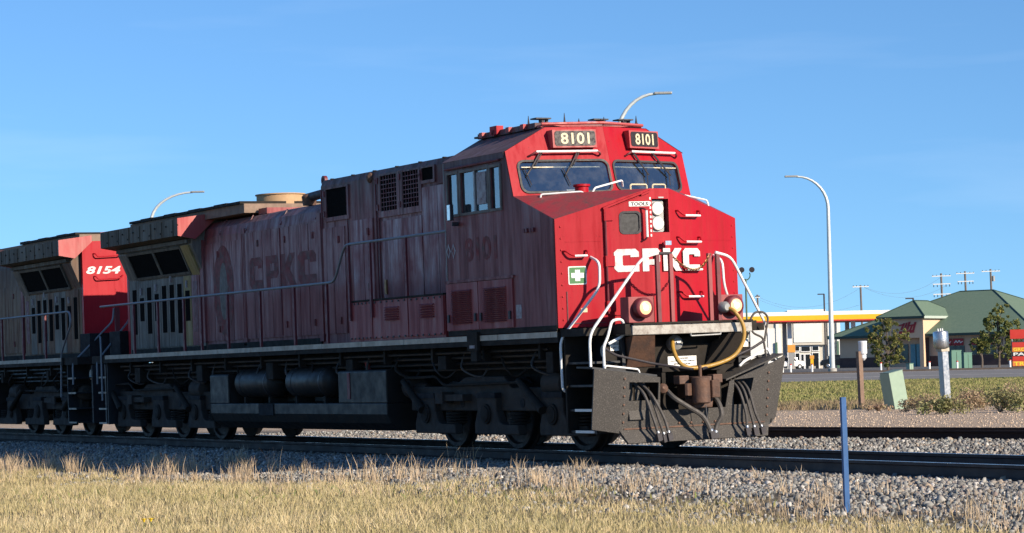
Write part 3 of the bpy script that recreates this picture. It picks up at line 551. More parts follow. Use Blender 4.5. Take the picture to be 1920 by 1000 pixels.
def front_cab(root, sy, number):
    W = 1.54
    # side walls of cab and nose with window openings
    outer = [(-.70,1.79),(2.64,1.79),(2.64,3.33),(1.48,3.74),(1.27,4.42),(-.70,4.42)]
    wins = [(-.57,-.24),(-.15,.72),(.80,1.10)]
    for s in (-1, 1):
        holes = [[(a,3.60),(a,4.22),(b,4.22),(b,3.60)] for a, b in wins]
        cs = MB().sheet(outer, holes, lambda u, v, d: (u, s*(W+d), v), -.035).build('cab_side', 'red_cab', root)
        for a, b in wins:
            f = MB().sheet([(a-.035,3.565),(b+.035,3.565),(b+.035,4.255),(a-.035,4.255)], [[(a+.005,3.605),(a+.005,4.215),(b-.005,4.215),(b-.005,3.605)]], lambda u, v, d: (u, s*(W+d), v), .02).build('window_frame', 'ghost_light', cs)
            MB().box(a-.02, b+.02, s*(W-.030), s*(W-.022), 3.58, 4.24).build('window_pane', 'side_glass', cs)
        if s == sy:
            MB().box(.27, .31, s*(W-.015), s*(W+.012), 3.6, 4.22).build('window_mullion', 'frame_grey', cs)
            MB().box(.36, .64, s*(W-.018), s*(W+.004), 3.70, 4.18).build('window_blind', 'ghost_white', cs)
            MB().tube([(-.6, s*(W+.03), 4.30), (1.12, s*(W+.03), 4.31)], .02, 6).build('drip_rail', 'dark_red', cs)
            MB().box(-.66, 1.24, s*W, s*(W+.015), 4.325, 4.415).build('eave_shadow_strip', 'red_roof', cs)  # dark band paints the shadow under the roof overhang
            mr = MB().box(-.32, -.22, s*(W+.10), s*(W+.16), 3.50, 3.75).box(-.29, -.25, s*W, s*(W+.11), 3.42, 3.48).build('mirror', 'ink', root, 0.01)
            MB().box(-.315, -.225, s*(W+.161), s*(W+.166), 3.51, 3.74).build('mirror_glass', 'reflector', mr)
            # louvred doors under the window
            for x0, x1 in ((-.71, .31), (.33, 1.38)):
                d = MB().box(x0, x1, s*W, s*(W+.025), 1.84, 2.55).build('louvred_door', 'red_box', root)
                louvre(d, x0+.18, x1-.20, 1.93, 2.45, 17, W+.026, s, 'red_box')
                for xx in (x0+.08, x1-.08): MB().box(xx-.025, xx+.025, s*(W+.025), s*(W+.05), 1.96, 2.08).build('door_latch', 'ink', d)
            MB().box(-.74, 1.42, s*W, s*(W+.03), 2.56, 2.60).build('louvre_header', 'red_cab', cs)
            MB().box(1.44, 1.60, s*W, s*(W+.006), 1.96, 2.16).build('data_plate', 'ghost_white', cs)
            MB().box(-.7, 2.62, s*W, s*(W+.012), 1.755, 1.83).build('kick_plate', 'under', cs)
            # faded numbers and diamonds
            vs, fs = text_mesh(number, .03)
            MB().add([(-.10+1.02*u, s*(W+.004), 2.86+.36*v) for u, v in vs], fs).build('faded_number', 'ghost', cs)
            for xx in (-.62, -.46): MB().sheet([(xx,2.93),(xx+.075,3.05),(xx,3.17),(xx-.075,3.05)], [[(xx,2.98),(xx-.04,3.05),(xx,3.12),(xx+.04,3.05)]], lambda u, v, d: (u, s*(W+.004), v)).build('worn_diamond', 'ghost_white', cs)
            for xx in (1.76, 1.83, 1.95, 2.02): MB().box(xx, xx+.05, s*W, s*(W+.03), 3.19, 3.25).build('bracket', 'dark_red', cs)
            jp = MB().box(-.02, .30, s*1.549, s*1.60, 1.52, 1.80).box(.05, .24, s*1.5, s*1.58, 1.36, 1.52).build('junction_box', 'under', root); MB().box(.06, .22, s*1.601, s*1.605, 1.555, 1.60).build('tag_plate', 'ghost_white', jp)
    # roof with sloped edges
    r = MB(); X = lambda y, z: cxf(y, z)
    for s in (-1, 1): r.add([(-.72, s*1.56, 4.415), (X(1.56, 4.415)+.01, s*1.56, 4.415), (X(.88, 4.78)+.01, s*.88, 4.78), (-.72, s*.88, 4.78)], [(0,1,2,3)])
    r.add([(-.72,-.88,4.78),(X(.88,4.78)+.01,-.88,4.78),(X(0,4.78)+.01,0,4.78),(X(.88,4.78)+.01,.88,4.78),(-.72,.88,4.78)], [(0,1,2,3,4)])
    r.build('cab_roof', 'red_roof', root)
    MB().prism([(-1.54,1.79),(-1.54,4.40),(-.88,4.76),(.88,4.76),(1.54,4.40),(1.54,1.79)], 'x', -.72, -.68).build('cab_rear_wall', 'cab_inside', root)
    # cab front: two raked facets with rounded windshields
    for s in (-1, 1):
        fnc = lambda u, v, d: (cxf(u, v)+d, u, v)
        hole = rrect(.06, 1.36, 3.83, 4.245, .09) if s > 0 else rrect(-1.38, -.06, 3.81, 4.255, .09)
        ho = rrect(.03, 1.39, 3.80, 4.275, .11) if s > 0 else rrect(-1.41, -.03, 3.78, 4.285, .11)
        outer = [(s*1.54,3.735),(s*1.54,4.418),(s*.88,4.775),(s*.001,4.775),(s*.001,3.77)]
        f = MB().sheet(outer, [hole], fnc, -.03).build('cab_front', 'red_front', root)
        MB().sheet(ho, [[(a*1.0+(.012 if a > 0 else -.012)*0, b) for a, b in hole]], fnc, .018).build('window_gasket', 'gasket', f)
        MB().sheet([(a, b) for a, b in ho], [], lambda u, v, d: (cxf(u, v)-.014, u, v)).build('windshield', 'glass', f)
        # number board box
        y0, y1 = (-.86, -.20) if s < 0 else (.40, 1.0)
        nb = MB(); bx = lambda y: cxf(y, 4.455)+.10
        nb.add([(bx(y0),y0,4.455),(bx(y1),y1,4.455),(bx(y1)-.02,y1,4.72),(bx(y0)-.02,y0,4.72),(cxf(y0,4.455)-.02,y0,4.455),(cxf(y1,4.455)-.02,y1,4.455),(cxf(y1,4.72)-.02,y1,4.72),(cxf(y0,4.72)-.02,y0,4.72)], [(0,1,2,3),(0,4,7,3),(1,5,6,2),(3,2,6,7),(0,1,5,4)])
        nb = nb.build('number_board', 'red_light', root)
        fb = lambda u, v, d: (bx(u)-.02*(v-4.455)/.265+d, u, v)
        pn = MB().sheet(rrect(y0+.03, y1-.02, 4.48, 4.70, .035), [], fb, .006).build('number_panel', 'board_dark', nb)
        t = MB(); text_on(t, number, lambda u, v: fb(y0+.115+(y1-y0-.225)*u, 4.505+.17*v, .012), .022); t.build('number_digits', 'cream', pn)
        # grab rail over the windshield and wipers
        a, b = (-1.12, -.20) if s < 0 else (.42, 1.32)
        g = MB().tube(bend_path([fnc(a-.1,4.33,.0), fnc(a-.06,4.36,.07), fnc(a,4.40,.09), fnc(b,4.40,.09), fnc(b+.05,4.36,.07), fnc(b+.05,4.33,0)], .04), .015, 6).build('window_grab', 'dark_red', f)
        MB().tube([fnc(a,4.40,.09), fnc(b,4.40,.09)], .0175, 6).build('grab_bar', 'white_rail', g)
        for yt, yb in (((-1.04,-1.30), (-.48,-.72)) if s < 0 else ((.46,.72), (.86,1.18))):
            wp = MB().tube([fnc(yt,4.40,.05), fnc((yt+yb)/2,4.22,.05), fnc(yb,4.05,.035)], .013, 5).tube([fnc(yt+.03,4.40,.05), fnc((yt+yb)/2+.02,4.2,.05)], .009, 5).build('wiper_arm', 'ink', f)
            MB().tube([fnc(yb-.02,4.16,.03), fnc(yb+.05*(-s),3.90,.025)], .008, 5).build('wiper_blade', 'ink', wp)
    # inside: sun visor rod, desk, seats, seat back
    MB().tube([(1.42,-1.36,4.17), (1.58,-.08,4.17)], .01, 5).build('visor_rod', 'cream', root); MB().tube([(1.58,.08,4.17), (1.42,1.32,4.17)], .01, 5).build('visor_rod', 'cream', root)
    MB().box(-.6, 1.45, -1.45, 1.45, 2.6, 2.66).box(1.0, 1.6, -1.3, -.2, 3.3, 3.70).box(1.0, 1.6, .2, 1.3, 3.3, 3.70).build('cab_desk', 'cab_inside', root)
    for y in (-.95, .95):
        st = MB().box(.0, .5, y-.25, y+.25, 3.05, 3.2).build('crew_seat', 'seat', root, 0.03); MB().box(-.08, .05, y-.24, y+.24, 3.2, 3.95).build('seat_back', 'seat', st, 0.04)
    MB().box(1.25, 1.62, -.72, -.45, 3.79, 3.83).build('desk_papers', 'white_sign', root)
    # nose: top, two swept front facets and a narrow centre strip
    nt_ = MB(); P2 = {s: (1.47, s*1.54, 3.742) for s in (-1, 1)}; N1 = {s: (2.64, s*1.54, 3.33) for s in (-1, 1)}; N2 = {s: (3.0, s*.16, 3.74) for s in (-1, 1)}; C2 = (cxf(0, 3.80), 0, 3.80)
    for s in (-1, 1): nt_.add([P2[s], N1[s], N2[s], C2], [(0,1,2),(0,2,3)])
    nt_.add([N2[-1], N2[1], C2], [(0,1,2)]); nt_.build('nose_top', 'red_nose_top', root)
    fn = lambda u, v, d: (nxf(u)+d, u, v)
    nose = {}
    for s in (-1, 1): nose[s] = MB().sheet([(s*1.54,1.79),(s*.1601,1.79),(s*.1601,3.74),(s*1.54,3.33)], [], fn, -.03).build('nose_front', 'red_front', root)
    nc = MB().sheet([(-.16,1.79),(.16,1.79),(.16,3.74),(-.16,3.74)], [[(-.13,3.11),(-.13,3.59),(.15,3.59),(.15,3.11)]], fn, -.03).build('nose_centre', 'red_front', root)
    rc = MB().add([(2.99,-.13,3.11),(2.99,.15,3.11),(2.99,.15,3.59),(2.99,-.13,3.59),(2.86,-.13,3.11),(2.86,.15,3.11),(2.86,.15,3.59),(2.86,-.13,3.59)], [(4,5,6,7),(0,1,5,4),(1,2,6,5),(2,3,7,6),(3,0,4,7)]).build('headlight_recess', 'dark_red', nc)
    hp = MB().sheet(rrect(-.125,.105,3.12,3.575,.03), [], lambda u, v, d: (2.90+d, u, v), .03).build('headlight_plate', 'frame_grey', nc)
    for z in (3.455, 3.24):
        l = MB().lathe((2.932, -.01, z), (1, 0, 0), [(0,.102),(.03,.102),(.035,.092)], 24).build('headlight', 'frame_grey', root); MB().lathe((2.968, -.01, z), (1, 0, 0), [(0,.09),(.010,.07),(.014,.036)], 24).build('lens', 'lamp_hot', l); MB().lathe((2.983, -.01, z), (1, 0, 0), [(0,.034),(.006,.01)], 14).build('bulb', 'bulb', l)
    # nose door with window, hinges, sticker, handle
    d = MB().sheet([(-.81,1.94),(-.18,1.94),(-.18,3.63),(-.30,3.63),(-.81,3.44)], [rrect(-.61,-.33,3.11,3.40,.06)], fn, .022).build('nose_door', 'red_front', root)
    MB().sheet([(-.63,3.09),(-.31,3.09),(-.31,3.42),(-.63,3.42)], [], fn, .012).build('door_window', 'gasket', d)
    MB().sheet(rrect(-.63,-.31,3.09,3.42,.07), [rrect(-.60,-.34,3.12,3.39,.055)], fn, .03).build('window_gasket', 'ink', d)
    for z0, z1 in ((3.29,3.47), (2.64,2.79), (2.0,2.15)): MB().sheet([(-.85,z0),(-.72,z0),(-.72,z1),(-.85,z1)], [], fn, .045).build('hinge', 'red_front', d)
    MB().tube([(nxf(-.83)+.03,-.83,1.97), (nxf(-.83)+.03,-.83,3.42)], .016, 6).build('hinge_rod', 'dark_red', d)
    MB().sheet([(-.30,3.66),(-.16,3.72),(-.16,3.69),(-.30,3.63)], [], fn, .04).build('door_drip', 'red_front', d)
    MB().add([fn(-.86,3.45,.0), fn(-.86,3.45,.05), fn(-.30,3.66,.05), fn(-.30,3.66,0), fn(-.86,3.48,0), fn(-.86,3.48,.05), fn(-.30,3.69,.05), fn(-.30,3.69,0)], [(0,1,2,3),(4,5,6,7),(1,2,6,5),(0,1,5,4),(2,3,7,6)]).build('door_drip', 'red_front', d)
    st = MB().sheet([(-.48,3.485),(-.18,3.485),(-.18,3.555),(-.48,3.555)], [], fn, .028).build('tools_sticker', 'white_sign', d); t = MB(); text_on(t, 'TOOLS', lambda u, v: fn(-.455+.25*u, 3.495+.05*v, .032), .025); t.build('sticker_lettering', 'ink', st)
    h = MB().tube(bend_path([fn(-.32,3.46,.02), fn(-.27,3.44,.10), fn(-.27,3.02,.10), fn(-.32,2.98,.02)], .05), .014, 6).build('door_handle', 'dark_red', d); MB().tube([fn(-.27,3.42,.10), fn(-.27,3.04,.10)], .017, 6).build('grab_bar', 'white_rail', h)
    for k in range(9): MB().sheet([(-.172,3.05+k*.066),(-.150,3.05+k*.066),(-.150,3.085+k*.066),(-.172,3.085+k*.066)], [], lambda u, v, q: (3.003+q, u, v), .004).build('reflective_mark', 'white_sign', nc)
    MB().box(3.0, 3.09, .03, .07, 2.93, 2.97).box(3.08, 3.12, .0, .10, 2.92, 2.98).build('door_stop', 'reflector', nc)
    MB().sheet([(-.02,3.60),(.07,3.60),(.07,3.62),(-.02,3.62)], [], lambda u, v, q: (3.003+q, u, v), .003).build('data_plate', 'frame_grey', nc)
    # grab irons and lettering on the nose
    def grab(y0, y1, z, white=True):
        g = MB().tube(bend_path([fn(y0-.13,z+.07,0), fn(y0-.11,z+.07,.05), fn(y0-.03,z,.085), fn(y1+.01,z,.085), fn(y1+.02,z+.07,.05), fn(y1,z+.07,0)], .05), .014, 6).build('grab_iron', 'red_front', root)
        MB().tube([fn(y0,z,.085), fn(y1,z,.085)], .0165, 6).build('grab_bar', 'white_rail', g)
    for z in (3.35, 2.97, 2.57, 2.18): grab(.42, .73, z)
    grab(-1.31, -1.13, 2.80); grab(-.10+.02, .10, 2.62) if False else None
    let = MB()
    for ch, y0, y1 in (('C', -.725, -.365), ('P', -.315, -.045), ('K', 0.01, .36), ('C', .385, .74)):
        vs, fs = glyph_pieces(ch, y0, y1, 2.555, 2.88, (-.16, .16)); o = MB().add([fn(u, v, .030) for u, v in vs], fs); o.build('nose_letter', 'white_letter', root)
    c = MB().sheet(rrect(-1.375,-1.115,2.395,2.655,.02), [], fn, .006).build('first_aid_sign', 'white_sign', root)
    MB().sheet(rrect(-1.36,-1.13,2.41,2.64,.012), [], fn, .009).build('sign_field', 'green_cross', c)
    q = .035; MB().sheet([(-1.245-q,2.445),(-1.245+q,2.445),(-1.245+q,2.525-q),(-1.155,2.525-q),(-1.155,2.525+q),(-1.245+q,2.525+q),(-1.245+q,2.605),(-1.245-q,2.605),(-1.245-q,2.525+q),(-1.335,2.525+q),(-1.335,2.525-q),(-1.245-q,2.525-q)], [], fn, .012).build('white_cross', 'white_sign', c)
    MB().sheet([(-1.21,2.0),(-1.12,2.0),(-1.12,2.06),(-1.21,2.06)], [], fn, .005).build('small_label', 'cream', root)
    MB().sheet([(-1.40,1.84),(-.86,1.84),(-.86,1.855),(-1.40,1.855)], [], fn, .01).build('nose_seam', 'dark_red', nose[-1]); MB().sheet([(-1.41,1.84),(-1.395,1.84),(-1.395,2.3),(-1.41,2.3)], [], fn, .01).build('nose_seam', 'dark_red', nose[-1])
    for s, a, b in ((-1, -1.40, -.88), (1, .78, 1.42)):
        MB().sheet([(a, 3.0), (b, 3.0), (b, 3.008), (a, 3.008)], [], fn, .004).build('weld_seam', 'red_front', nose[s])
    sb = None
    for s in (-1, 1):
        for k in range(9):
            for y in (s*1.46, ):
                if sb is None: o = sb = MB().lathe((0, 0, 0), (1, 0, 0), [(0,.014),(.010,.012),(.011,.004)], 8).build('fastener', 'red_front', nose[s])
                else: o = clone(sb, nose[s])
                o.location = (nxf(y)+.001, y, 1.9+k*.165)
    # white handrails on the nose deck
    for s in (-1, 1):
        MB().tube(bend_path([(2.66,s*1.38,.88),(2.66,s*1.52,.90),(2.66,s*1.53,1.62),(3.0,s*1.05,2.34),(3.0,s*1.04,2.70),(2.76,s*1.04,2.78)] if s < 0 else [(2.66,1.40,.88),(2.66,1.53,1.62),(3.0,1.05,2.34),(3.0,1.04,2.70),(2.76,1.04,2.78)], .12), .0205, 8).build('nose_handrail', 'white_rail', root)
        MB().tube(bend_path([(3.42,s*1.50,1.20),(3.42,s*1.50,1.68),(3.66,s*.74,2.72),(3.66,s*.48,2.78)], .14), .0205, 8).build('nose_handrail', 'white_rail', root)
    # rails on the nose top, with a bell-shaped vent
    zt = lambda x, y: 0
    MB().tube(bend_path([(1.85,-1.30,3.66),(1.86,-1.30,3.74),(2.15,-.78,3.76),(2.2,-.72,3.68)], .03), .014, 6).build('nose_top_rail', 'white_rail', root)
    MB().tube(bend_path([(2.3,-.70,3.72),(2.32,-.66,3.80),(2.2,-.12,3.92),(2.1,-.05,3.84)], .03), .014, 6).build('nose_top_rail', 'white_rail', root)
    MB().lathe((2.05,-.72,3.66), (0, 0, 1), [(0,.10),(.17,.10),(.18,.125),(.21,.125),(.22,.02)], 18).build('sand_cap', 'red_front', root); MB().lathe((2.05,.95,3.50), (0, 0, 1), [(0,.10),(.17,.10),(.18,.125),(.21,.125),(.22,.02)], 18).build('sand_cap', 'red_front', root)
    MB().tube(bend_path([(2.0,.60,3.66),(2.02,.62,3.80),(2.3,1.28,3.62),(2.32,1.30,3.5)], .03), .014, 6).build('nose_top_rail', 'white_rail', root)
    for y0, y1 in ((.02,.30), (.40,.62)): MB().tube(bend_path([(2.2,y0,3.72),(2.2,y0,3.86),(2.2,y1,3.86),(2.2,y1,3.72)], .03), .013, 6).build('nose_top_grab', 'cream', root)
    # front step wells
    for s in (-1, 1):
        MB().box(2.70, 3.45, s*.95, s*1.0, .28, 1.655).build('step_back', 'black', root)
        MB().box(2.70, 2.74, s*1.0, s*1.50, .30, 1.655).build('step_side', 'under', root); MB().box(3.41, 3.45, s*1.0, s*1.46, .30, 1.20).build('step_side', 'black', root)
        for zz in (.34, .64, .98, 1.30):
            t_ = MB().box(2.74, 3.41, s*1.0, s*1.46, zz-.03, zz).build('step', 'black', root)
            if zz < .9: MB().box(2.90, 3.40, s*1.46, s*1.475, zz-.032, zz+.004).build('step_edge', 'white_sign', t_)
    MB().lathe((2.98, sy*1.002, 1.44), (0, sy, 0), [(0,.095),(.012,.095)], 20).build('round_sticker', 'white_sign', root)
    # roof equipment
    b = MB().box(-.70, 1.10, -.92, .80, 4.785, 4.865).build('roof_pod', 'red_roof', root)
    MB().tube([(1.26,-.90,4.83), (1.52,0,4.835), (1.26,.86,4.83)], .024, 6).build('roof_pipe', 'red_light', root); MB().box(1.12, 1.24, -.9, .86, 4.785, 4.82).build('roof_beam', 'red_light', root)
    for k, (x, y) in enumerate(((-.5,-.93), (-.1,-.93), (.35,-.93), (.8,-.93))): MB().box(x-.05, x+.05, y-.05, y+.03, 4.79, 4.87).build('roof_clamp', 'red_light' if k != 1 else 'red_front', root)
    MB().box(-.2, .02, -.98, -.86, 4.80, 4.93).build('roof_clamp', 'red_front', root); MB().box(-.78, -.62, -.94, -.84, 4.80, 4.83).build('roof_clamp', 'ink', root)
    for x, y, hh in ((.7,-.8,.22), (1.0,-.35,.24), (1.0,-.10,.16), (1.1,.28,.18), (1.1,.62,.16), (1.15,.98,.2), (.6,.1,.15)):
        MB().lathe((x, min(y,.82), 4.79), (0, 0, 1), [(0,.035),(.08,.028),(.09,.018),(hh,.004)], 8).build('antenna', 'ink', root)
    for y in (-.72, .28, .72): MB().box(.9, 1.0, y-.02, y+.02, 4.80, 4.93).box(.86, 1.04, y-.14, y+.12, 4.93, 4.95).box(.92, .98, y+.07, y+.10, 4.8, 4.93).build('flat_antenna', 'ink', root)
def mid_hood(root, sy):
    """tall hood behind the cab with screens and the raised walkway box"""
    h = MB().prism([(-.98,1.74),(-.98,4.50),(-.93,4.61),(0,4.69),(.93,4.61),(.98,4.50),(.98,1.74)], 'x', -6.45, -.725).build('tall_hood', 'red_side', root)
    door_row(h, [-6.43,-5.97,-5.5], 1.92, 3.76, .98, sy, 'red_side'); door_row(h, [-5.18,-4.75,-4.36], 2.45, 3.82, .98, sy, 'red_chalk')
    door_row(h, [-4.05,-2.55], 2.46, 3.74, .98, sy, 'red_chalk', False); door_row(h, [-2.53,-1.98,-1.45], 2.46, 4.18, .98, sy, 'red_chalk', False); door_row(h, [-1.42,-.95], 2.46, 3.70, .98, sy, 'red_chalk', False)
    door_row(h, [-1.95,-1.42], 4.2, 4.5, .98, sy, 'red_side', False); door_row(h, [-1.42,-.95], 3.75, 4.5, .98, sy, 'red_side', False)
    for x0, x1, z0, z1, p in ((-6.2,-5.36,3.94,4.43,.07), (-4.03,-3.42,3.90,4.49,.10), (-3.20,-2.62,3.90,4.49,.10), (-2.50,-2.09,4.29,4.49,.05)):
        f = MB().sheet([(x0-p,z0-p),(x1+p,z0-p),(x1+p,z1+.03),(x0-p,z1+.03)], [[(x0,z0),(x0,z1),(x1,z1),(x1,z0)]], lambda u, v, d: (u, sy*(.98+d), v), .03).build('screen_frame', 'red_side', h)
        MB().box(x0-.01, x1+.01, sy*.981, sy*.988, z0-.01, z1+.01).build('vent_screen', 'screen', f)
        if p == .10:
            g = MB()
            for k in range(1, 6): g.box(x0+(x1-x0)*k/6-.006, x0+(x1-x0)*k/6+.006, sy*.99, sy*.998, z0, z1)
            for k in range(1, 8): g.box(x0, x1, sy*.998, sy*1.004, z0+(z1-z0)*k/8-.006, z0+(z1-z0)*k/8+.006)
            g.build('screen_bars', 'dark_red', f)
        for zz in (z0+.02, z1-.12): MB().box(x0-p-.02, x0-p+.03, sy*1.0, sy*1.03, zz, zz+.1).build('latch', 'dark_red', f)
    for x in (-6.4, -5.35, -4.22, -4.12, -1.0): MB().tube([(x, sy*1.0, 2.45), (x, sy*1.0, 4.45)], .014, 6).build('hinge_rod', 'dark_red', h)
    for x in np.arange(-6.1, -.9, .85): MB().box(x, x+.05, sy*.90, sy*.955, 4.60, 4.62).build('roof_clip', 'under', h)
    MB().lathe((-4.45, sy*.95, 4.50), (0, sy, 0), [(0,.09),(.05,.09),(.09,.04)], 12).build('roof_light', 'rust', h)
    MB().box(-3.95, -3.88, sy*1.0, sy*1.03, 2.52, 2.76).build('lock_plate', 'brass', h)
    # raised walkway box
    b = MB().box(-4.32, -.89, sy*.97, sy*1.50, 1.745, 2.40).build('equipment_box', 'red_box', root)
    for x0, x1 in ((-4.31,-3.44), (-3.42,-2.13), (-2.11,-.90)):
        p = MB().box(x0+.008, x1-.008, sy*1.50, sy*1.522, 1.79, 2.39).build('box_panel', 'red_box', b)
        for k in range(6):
            xx = x0+(x1-x0)*(k+.5)/6
            for zz in (1.80, 2.37): MB().box(xx-.02, xx+.02, sy*1.522, sy*1.534, zz-.015, zz+.015).build('panel_bolt', 'ink', p)
    for x0, x1 in ((-2.95,-2.45), (-1.68,-1.22)): louvre(b, x0, x1, 2.06, 2.29, 6, 1.523, sy, 'red_box')
    MB().box(-4.33, -.88, sy*.98, sy*1.53, 2.402, 2.43).build('box_walkway', 'under', b)
    # side handrail and its posts
    MB().tube(bend_path([(-16.56, sy*1.52, 2.77), (-4.86, sy*1.52, 2.77), (-4.40, sy*1.52, 3.37), (-.70, sy*1.52, 3.37)], .16), .023, 8).build('side_handrail', 'grey_rail', root)
    for x in (-14.57, -13.2, -11.79, -10.9, -9.58, -8.05, -6.54, -5.18):
        MB().box(x-.032, x+.032, sy*1.50, sy*1.54, 1.60, 2.75).build('handrail_post', 'dark_red', root)
    for x, z in ((-4.22, 2.10), (-3.40, 2.13), (-2.09, 2.43)): MB().box(x-.032, x+.032, sy*1.524, sy*1.56, z, 3.35).build('handrail_post', 'dark_red', root)
    # ghost lettering and shield on the engine hood
    hood = [c for c in root.children if c.name.startswith('engine_hood')][0]
    for ch, a, b_ in (('C', -9.72, -9.12), ('P', -8.95, -8.38), ('K', -8.30, -7.62), ('C', -7.50, -6.72)):
        vs, fs = glyph_pieces(ch, a, b_, 2.84, 3.42); MB().add([(u, sy*.996, v) for u, v in vs], fs).build('faded_letter', 'ghost', hood)
    el = [(-11.02+.50*math.cos(t), 2.88+.86*math.sin(t)) for t in np.linspace(0, 2*math.pi, 28, endpoint=False)]
    ei = [(-11.02+.20*math.cos(t), 2.86+.55*math.sin(t)) for t in np.linspace(0, 2*math.pi, 24, endpoint=False)][::-1]
    fh = lambda u, v, d: (u, sy*(.9965+d), v)
    MB().sheet(el, [ei], fh).build('faded_shield', 'ghost', hood)
    MB().sheet(ei[::-1], [], fh).build('faded_shield_centre', 'ghost_light', hood)
    # roof: exhaust drum, ducts
    MB().lathe((-10.45, 0, 4.29), (0, 0, 1), [(0,.46),(.36,.46),(.365,.485),(.385,.485),(.39,.1)], 28).build('exhaust_stack', 'drum', root)
    MB().box(-9.9, -9.5, -.7, .5, 4.25, 4.36).build('stack_base', 'red_box', root)
    MB().tube(smooth_path([(-8.0,-.55,4.42),(-7.2,-.5,4.46),(-6.5,-.5,4.44)]), .085, 10).build('roof_duct', 'ink', root); MB().lathe((-7.9,-.55,4.28), (0, 0, 1), [(0,.12),(.16,.14),(.2,.1)], 14).build('duct_base', 'rust', root)
    MB().lathe((-6.50,-.88,4.62), (0, 1, 0), [(-.03,.085),(.03,.085),(.03,.05),(-.03,.05)], 14).build('lifting_eye', 'dark_red', root)

loco = empty('locomotive', (0, 0, 0), (TILT, 0, 0))
tag(loco, 'leading weathered red diesel locomotive numbered 8101 with snow plow and lit headlights', 'locomotive', 'locomotives coupled in the train')
rear_half(loco, -1, 1); running_gear(loco, -1, -16.35, 2.62); mid_hood(loco, -1); front_cab(loco, -1, '8101'); coupler_end(loco); fuel_tank(loco, -1)
truck(loco, 0.0, -1); truck(loco, -13.88, -1)
XC2 = -35.45
loco2 = empty('locomotive', (XC2, 0, 0), (-TILT, 0, math.pi))
tag(loco2, 'second locomotive numbered 8154 with peeling yellowed side, cut off by the left edge', 'locomotive', 'locomotives coupled in the train')
rear_half(loco2, 1, 2); running_gear(loco2, 1, -16.35, -2.0); fuel_tank(loco2, 1); truck(loco2, -13.88, 1)
MB().prism([(-.98,1.74),(-.98,4.50),(-.93,4.61),(0,4.69),(.93,4.61),(.98,4.50),(.98,1.74)], 'x', -6.45, -1.0).build('tall_hood', 'peeling', loco2)
ew = [c for c in loco2.children if c.name.startswith('end_wall')][0]
t = MB(); text_on(t, '8154', lambda u, v: (-16.337, .92-.80*u, 3.57+.17*v+.0*u), .035, .25); t.build('number_digits', 'white_letter', ew)
MB().lathe((-16.33, -.02, 3.88), (-1, 0, 0), [(0,.11),(.03,.11)], 18).build('headlight', 'lamp_hot', loco2)
for z in (3.95, 3.45):
    MB().tube(bend_path([(-16.33,.75,z+.07),(-16.42,.72,z+.06),(-16.42,.68,z),(-16.42,.15,z+.02),(-16.42,.10,z+.08),(-16.33,.08,z+.08)], .04), .014, 6).build('grab_iron', 'red_front', loco2)
# ------------------------------------------------------------------ terrain
fh = np.array([math.sin(YAW), math.cos(YAW)]); rh2 = np.array([math.cos(YAW), -math.sin(YAW)])
def sstep(t): t = np.clip(t, 0, 1); return t*t*(3-2*t)
FAR_D = [0, 60, 92, 108, 150, 164, 200, 270, 400, 1000, 5000]; FAR_Z = [-.24, -.24, -.32, -.2, .386, .93, 1.0, 1.38, 1.45, 1.0, -3]
def hump(x, y): return .5*np.sin(x*1.3+1.7*np.sin(y*.9))*np.sin(y*1.7+.6*x)+.5*np.sin(x*.47-y*.61+2.0)
def gz(x, y):
    x = np.asarray(x, float); y = np.asarray(y, float)
    d = (x-CAM[0])*fh[0]+(y-CAM[1])*fh[1]
    low = -.44+.06*sstep((x+7)/14); wdt = 3.2+1.0*sstep((x+5)/14)
    near = -.205+(low+.205)*sstep((-1.75-y)/wdt)+.035*hump(x, y)*sstep((-2.2-y)/2)-.012*np.clip(-9-y, 0, 30)
    far = np.interp(d, FAR_D, FAR_Z)+.05*hump(x*.12, y*.12)*sstep((d-70)/30)
    return near+(far-near)*sstep((y-11)/4)
def ballast_edge(x): return np.interp(x, [-30, -8, -3, 2, 6, 10, 16, 30], [-5.0, -4.9, -4.4, -3.6, -3.5, -3.95, -4.5, -5.2])+.35*np.sin(x*1.9)+.2*np.sin(x*4.7+1)
def at(u, d, dz=0.0):
    l = (u-960)/FPX*d; p = CAM[:2]+fh*d+rh2*l; return Vector((p[0], p[1], float(gz(p[0], p[1]))+dz))
def sheet_mesh(name, rows, cols, fn, mat, colfn=None):
    V = np.array([fn(r, c) for r in rows for c in cols]); nc = len(cols); F = [(i*nc+j, i*nc+j+1, (i+1)*nc+j+1, (i+1)*nc+j) for i in range(len(rows)-1) for j in range(nc-1)]
    me = bpy.data.meshes.new(name); me.from_pydata(V.tolist(), [], F); me.polygons.foreach_set('use_smooth', [True]*len(F)); me.materials.append(MAT[mat])
    if colfn is not None:
        ca = me.color_attributes.new('zone', 'FLOAT_COLOR', 'POINT'); C = np.ones((len(V), 4)); C[:, :3] = colfn(V); ca.data.foreach_set('color', C.ravel())
    o = bpy.data.objects.new(name, me); COL.objects.link(o); return o
m, nt, b = base_mat('ground', 0.95, 0, 0.2)
ca = _n(nt, 'ShaderNodeVertexColor'); ca.layer_name = 'zone'
g = _n(nt, 'ShaderNodeNewGeometry').outputs['Position']
c = mix(nt, ramp(nt, noise(nt, 9, 6, 0.7, g), [(0.3, 0.55), (0.7, 1.25)]), (0, 0, 0), ca.outputs[0], 'MIX')
mm = _n(nt, 'ShaderNodeMix', data_type='RGBA', blend_type='MULTIPLY'); mm.inputs[0].default_value = 1; nt.links.new(ca.outputs[0], mm.inputs[6]); nt.links.new(ramp(nt, noise(nt, 7, 8, 0.75, g), [(0.3, 0.5), (0.7, 1.0)]), mm.inputs[7])
nt.links.new(mm.outputs[2], b.inputs['Base Color'])
